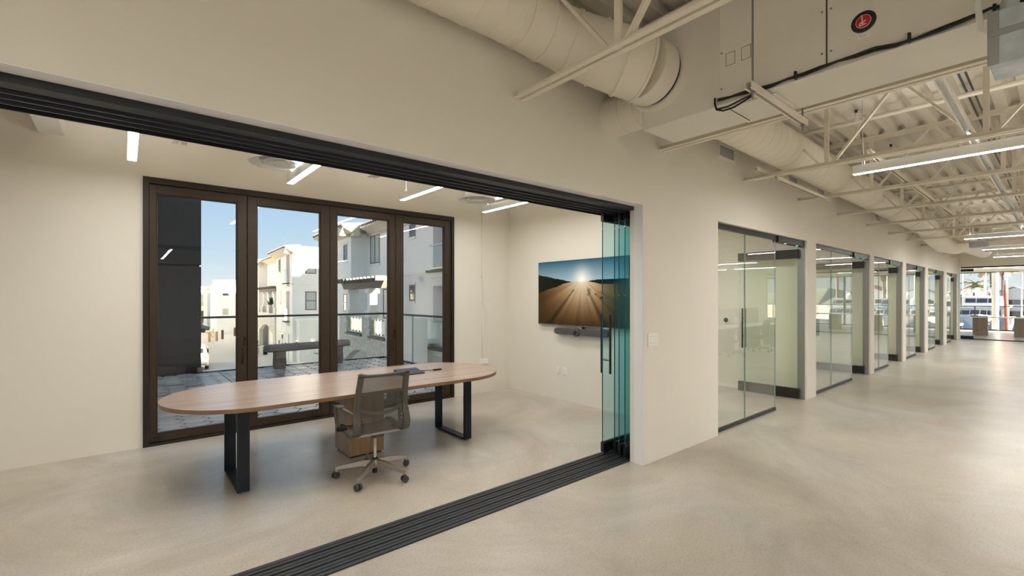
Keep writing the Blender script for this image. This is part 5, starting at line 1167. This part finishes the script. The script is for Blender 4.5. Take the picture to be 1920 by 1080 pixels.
# ================================================================ MARINA
WZ = -4.0
g = B(34.0, 260, -140, 160, WZ - 0.5, WZ).build('harbour_water', 'water'); struct(g, 'calm harbour water beyond the balcony', 'water')
def yacht(label, x, y, sc=1.0, cover=False):
    """motor yacht, bow towards the building (-x)"""
    t = thing('motor_yacht', label, 'boat', (x, y, WZ), group='motor yachts')
    def S(px, w, z0, z1, fl=0.75): return [(x + px * sc, y - w * fl * sc, WZ + z0 * sc), (x + px * sc, y + w * fl * sc, WZ + z0 * sc), (x + px * sc, y + w * sc, WZ + z1 * sc), (x + px * sc, y - w * sc, WZ + z1 * sc)]
    MB().rings([S(-9, 0.25, 0.6, 2.6, 0.3), S(-7, 1.5, 0.1, 2.35, 0.4), S(-4, 2.4, -0.1, 2.15, 0.6), S(0, 2.6, -0.1, 2.0, 0.75), S(9, 2.5, -0.1, 1.9, 0.85)]).build('hull', 'boat_white', t)
    cab = MB().prism([(x - 5.2 * sc, WZ + 2.0 * sc), (x + 7 * sc, WZ + 1.9 * sc), (x + 7 * sc, WZ + 3.3 * sc), (x - 3.6 * sc, WZ + 3.3 * sc)], 'y', y - 2.0 * sc, y + 2.0 * sc).build('cabin', 'boat_white', t)
    for k in range(4):
        y0 = y - 1.85 * sc + k * 0.94 * sc
        MB().add([(x - 4.95 * sc, y0, WZ + 2.45 * sc), (x - 4.95 * sc, y0 + 0.84 * sc, WZ + 2.45 * sc), (x - 4.22 * sc, y0 + 0.84 * sc, WZ + 3.05 * sc), (x - 4.22 * sc, y0, WZ + 3.05 * sc)], [(0, 3, 2, 1)]).build('window', 'boat_window', cab)
    for s in (-1, 1): B(x - 3.2 * sc, x + 6 * sc, y + s * 2.0 * sc - 0.02, y + s * 2.0 * sc + 0.02, WZ + 2.5 * sc, WZ + 3.0 * sc).build('side_window', 'boat_window', cab)
    MB().prism([(x - 4.0 * sc, WZ + 3.3 * sc), (x + 7.5 * sc, WZ + 3.3 * sc), (x + 7.5 * sc, WZ + 3.55 * sc), (x - 4.4 * sc, WZ + 3.6 * sc)], 'y', y - 2.3 * sc, y + 2.3 * sc).build('upper_deck', 'boat_cover' if cover else 'boat_white', t)
    fb = MB().prism([(x - 2.8 * sc, WZ + 3.6 * sc), (x + 4 * sc, WZ + 3.6 * sc), (x + 4 * sc, WZ + 4.7 * sc), (x - 2.0 * sc, WZ + 4.7 * sc)], 'y', y - 1.7 * sc, y + 1.7 * sc).build('flybridge', 'boat_white', t)
    for k in range(3):
        y0 = y - 1.6 * sc + k * 1.08 * sc
        MB().add([(x - 2.62 * sc, y0, WZ + 3.95 * sc), (x - 2.62 * sc, y0 + 0.98 * sc, WZ + 3.95 * sc), (x - 2.18 * sc, y0 + 0.98 * sc, WZ + 4.52 * sc), (x - 2.18 * sc, y0, WZ + 4.52 * sc)], [(0, 3, 2, 1)]).build('window', 'boat_window', fb)
    MB().box(x - 2.4 * sc, x + 4.6 * sc, y - 1.95 * sc, y + 1.95 * sc, WZ + 4.7 * sc, WZ + 4.85 * sc).build('hardtop', 'boat_white', t)
    for s in (-1, 1): MB().sphere((x + 0.5 * sc, y + s * 0.75 * sc, WZ + 5.65 * sc), 0.42 * sc, n=14, sc=(1, 1, 0.9)).tube((x + 0.5 * sc, y + s * 0.75 * sc, WZ + 4.85 * sc), (x + 0.5 * sc, y + s * 0.75 * sc, WZ + 5.4 * sc), 0.15 * sc, n=8).build('radar_dome', 'boat_white', t, smooth=50)
    MB().tube((x + 0.9 * sc, y, WZ + 4.85 * sc), (x + 0.9 * sc, y, WZ + 7.4 * sc), 0.06 * sc, n=8).bar((x + 0.9 * sc, y - 0.6 * sc, WZ + 6.4 * sc), (x + 0.9 * sc, y + 0.6 * sc, WZ + 6.4 * sc), 0.06, 0.06).build('mast', 'mast_white', t)
    rl = MB().path([(x - 8.6 * sc, y, WZ + 3.2 * sc), (x - 6.5 * sc, y - 1.5 * sc, WZ + 3.0 * sc), (x - 3.8 * sc, y - 2.4 * sc, WZ + 2.8 * sc)], 0.03).path([(x - 8.6 * sc, y, WZ + 3.2 * sc), (x - 6.5 * sc, y + 1.5 * sc, WZ + 3.0 * sc), (x - 3.8 * sc, y + 2.4 * sc, WZ + 2.8 * sc)], 0.03)
    for q in range(5):
        f = q / 4; rl.tube((x + (-8.4 + 4.4 * f) * sc, y - (0.3 + 2.1 * f) * sc, WZ + 2.3 * sc), (x + (-8.4 + 4.4 * f) * sc, y - (0.3 + 2.1 * f) * sc, WZ + (3.2 - 0.4 * f) * sc), 0.025, n=6)
    rl.build('bow_rail', 'chrome', t)
    MB().path([(x - 8.0 * sc, y + 0.5 * sc, WZ + 2.2 * sc), (x - 8.3 * sc, y + 0.5 * sc, WZ + 1.7 * sc), (x - 8.0 * sc, y + 0.5 * sc, WZ + 1.5 * sc)], 0.07 * sc).build('anchor', 'boat_dark', t)
    return t
YL = ['large white motor yacht seen straight through the far windows', 'white motor yacht moored left of the main yacht', 'white motor yacht with blue awning moored further along the dock', 'white motor yacht moored near the row of palms', 'outermost white motor yacht of the marina row']
for i, (x, y, sc, cv) in enumerate(((108, 8.3, 1.22, False), (106, 0.6, 1.05, True), (104, -6.4, 1.1, False), (106, -13.5, 1.15, True), (108, -21, 1.15, False))): yacht(YL[i], x, y, sc, cv)
# sailboat masts
k = 0
for x, y, h, r in ((82, 8.6, 12, 0.07), (126, 12.6, 19, 0.09), (126, 9.4, 17, 0.09), (126, 7.1, 20, 0.08), (82, 4.3, 13, 0.07), (126, 4.8, 18, 0.09), (126, -1.5, 18, 0.09), (126, -4.8, 16, 0.09), (126, -9.6, 19, 0.09), (126, -14.5, 17, 0.09), (126, -19, 18, 0.09)):
    t = thing('sailboat', 'white sailing boat with bare mast, %s along the dock' % ORDN[k], 'sailboat', (x, y, WZ), group='sailing boats'); k += 1
    MB().rings([[(x - 4, y - 0.08, WZ + 0.9), (x - 4, y + 0.08, WZ + 0.9), (x - 4, y + 0.1, WZ + 1.25), (x - 4, y - 0.1, WZ + 1.25)], [(x - 1, y - 0.7, WZ), (x - 1, y + 0.7, WZ), (x - 1, y + 1.0, WZ + 1.1), (x - 1, y - 1.0, WZ + 1.1)], [(x + 4, y - 0.6, WZ + 0.1), (x + 4, y + 0.6, WZ + 0.1), (x + 4, y + 0.9, WZ + 1.1), (x + 4, y - 0.9, WZ + 1.1)]]).build('hull', 'boat_white', t)
    MB().tube((x, y, WZ + 1), (x, y, WZ + h), r, r * 0.6, n=8).build('mast', 'mast_white', t)
    MB().tube((x, y, WZ + 2.1), (x + 3.5, y, WZ + 2.1), 0.16, n=8).build('furled_sail', 'boat_cover', t)
    MB().path([(x - 3.9, y, WZ + 1.25), (x, y, WZ + h - 0.5), (x + 3.9, y, WZ + 1.2)], 0.02, n=5).build('stays', 'steel_grey', t)
t = thing('furled_orange_sail', 'bright orange and white furled sail on a leaning stay', 'sail', (60, 3.6, WZ))
p0_, p1_ = Vector((60.0, 3.05, WZ)), Vector((60.6, 3.55, 9.5)); mb = MB()
nseg = 60
for q in range(nseg):
    a, b = p0_ + (p1_ - p0_) * q / nseg, p0_ + (p1_ - p0_) * (q + 1) / nseg; n = 12; dd = (p1_ - p0_).normalized(); R1 = mb.ring(a, dd, 0.15 - 0.0006 * q, n); R2 = mb.ring(b, dd, 0.15 - 0.0006 * (q + 1), n)
    for i in range(n): mb.m(1 if (i + q // 2) % 12 in (0, 1) else 0); mb.add([R1[i], R1[(i + 1) % n], R2[(i + 1) % n], R2[i]], [(0, 1, 2, 3)])
mb.build('sail_roll', ['sail_orange', 'mast_white'], t)
MB().tube(p0_ - (p1_ - p0_) * 0.05, p1_ + (p1_ - p0_) * 0.1, 0.05, n=6).build('stay', 'steel_grey', t)
# dock and houses
d_ = B(88, 94, -60, 60, WZ, WZ + 0.4).build('dock', 'pergola_wood'); tag(d_, 'low timber dock in front of the yachts', 'dock')
def house(label, x, y, w, h, ridge, m='house_white', rm='roof_pale', depth=10):
    t = thing('harbour_house', label, 'building', (x, y, WZ), group='harbour houses')
    wl = MB().prism([(y - w / 2, WZ), (y + w / 2, WZ), (y + w / 2, h), (y, ridge), (y - w / 2, h)], 'x', x, x + depth).build('wall', m, t)
    for s in (-1, 1):
        MB().add([(x - 0.6, y, ridge + 0.12), (x - 0.6, y + s * (w / 2 + 0.5), h - 0.15), (x + depth, y + s * (w / 2 + 0.5), h - 0.15), (x + depth, y, ridge + 0.12), (x - 0.6, y, ridge + 0.32), (x - 0.6, y + s * (w / 2 + 0.5), h + 0.05), (x + depth, y + s * (w / 2 + 0.5), h + 0.05), (x + depth, y, ridge + 0.32)], [(0, 1, 2, 3), (4, 5, 6, 7), (0, 1, 5, 4), (1, 2, 6, 5), (2, 3, 7, 6), (3, 0, 4, 7)]).build('roof_slope', rm, t)
    for k, (z0, z1) in enumerate(((-3.2, -1.2), (-0.4, 1.2))):
        for q in range(3):
            y0 = y - w * 0.42 + q * w * 0.29
            f = B(x - 0.06, x + 0.05, y0, y0 + w * 0.24, z0, z1).build('window', 'far_frame', t); B(x - 0.09, x - 0.05, y0 + 0.1, y0 + w * 0.24 - 0.1, z0 + 0.1, z1 - 0.1).build('glass', 'boat_window', f)
    MB().box(x - 1.4, x, y - w / 2, y + w / 2, -0.75, -0.6).box(x - 1.4, x - 1.3, y - w / 2, y + w / 2, -0.6, 0.2).build('balcony', 'house_white', t)
    return t
house('white gabled harbour house right of the orange sail', 143, 6.6, 7.2, 2.3, 3.7)
house('white gabled harbour house behind the main yacht', 146, 20.5, 8, 1.6, 3.4)
house('red-roofed harbour house behind the masts', 160, 14.5, 8, 2.2, 4.4, rm='terracotta')
house('grey-roofed harbour house beyond the blue awning yacht', 140, -6.5, 9, 2.4, 4.2, rm='boat_dark')
house('white harbour house seen between the palms', 142, -16.5, 8, 2.0, 3.8)
house('terracotta-roofed house at the marina edge', 145, -26.5, 9, 2.4, 4.6, rm='terracotta')
PL = [(136, 8.9, 13.2, 4.6, 30, 'palm_leaf_dry', 0.62, 'thick-trunked date palm right of the orange sail'), (138, 7.6, 13.0, 4.6, 30, 'palm_leaf_dry', 0.55, 'thick-trunked date palm with bent trunk over the white house'), (136, 12.0, 8.5, 2.6, 26, 'palm_leaf', 0.3, 'green palm behind the white balcony column'), (136, 15.6, 8.5, 2.6, 24, 'palm_leaf', 0.3, 'green palm at the left edge of the far windows'), (136, 13.8, 6.0, 2.4, 24, 'palm_leaf', 0.25, 'low green palm behind the radar domes'),
      (136, -3, 11.5, 3.2, 22, 'palm_leaf', 0.35, 'tall palm behind the blue awning yacht'), (136, -11.8, 12.0, 3.0, 22, 'palm_leaf', 0.35, 'tall palm beyond the third yacht'), (136, -21.5, 11.0, 3.2, 22, 'palm_leaf_dry', 0.4, 'dry palm beyond the fourth yacht'), (137, -31, 12.0, 3.2, 22, 'palm_leaf', 0.35, 'palm beyond the outermost yacht')]
for x, y, h, cr, n, lf_, tr, lab in PL: palm('palm_tree', lab, (x, y, WZ), h, cr, n, (random.uniform(-0.5, 0.5), random.uniform(-0.4, 0.4)), lf_, tr, group='marina palms')
# low trees and hill
for i, (x, y, r) in enumerate(((185, 15, 4.0), (185, 24, 4.0), (185, 7, 3.2), (185, -1, 3.5), (185, -12, 4.0), (185, -22, 4.0), (185, -32, 4))):
    t = thing('harbour_tree', 'rounded grey-green tree behind the harbour houses, %s of the row' % ORDN[i], 'tree', (x, y, WZ), group='harbour trees')
    mb = MB()
    for q in range(9): mb.sphere((x + random.uniform(-r, r) * 0.5, y + random.uniform(-r, r) * 0.7, WZ + 5.6 + random.uniform(-1.2, 1.2)), r * random.uniform(0.35, 0.6), n=10)
    mb.build('crown', 'shrub_green', t); MB().tube((x, y, WZ), (x, y, WZ + 5), 0.3).build('trunk', 'palm_trunk', t)
mb = MB(); NX2 = 60; vs = []
for i in range(NX2 + 1):
    y = -260 + 560 * i / NX2; z = 6.5 + 2.2 * math.sin(i * 0.55) + 1.2 * math.sin(i * 1.31 + 1); vs += [(420, y, WZ - 1), (450, y, z), (520, y, z * 0.4)]
mb.add(vs, [(3 * i, 3 * i + 3, 3 * i + 4, 3 * i + 1) for i in range(NX2)] + [(3 * i + 1, 3 * i + 4, 3 * i + 5, 3 * i + 2) for i in range(NX2)])
hl = mb.build('distant_hill', 'hill'); struct(hl, 'hazy distant hill across the harbour', 'hill')
g = B(134, 600, -300, 300, WZ - 0.4, WZ + 0.3).build('harbour_ground', 'street'); struct(g, 'pale ground behind the yachts', 'ground')
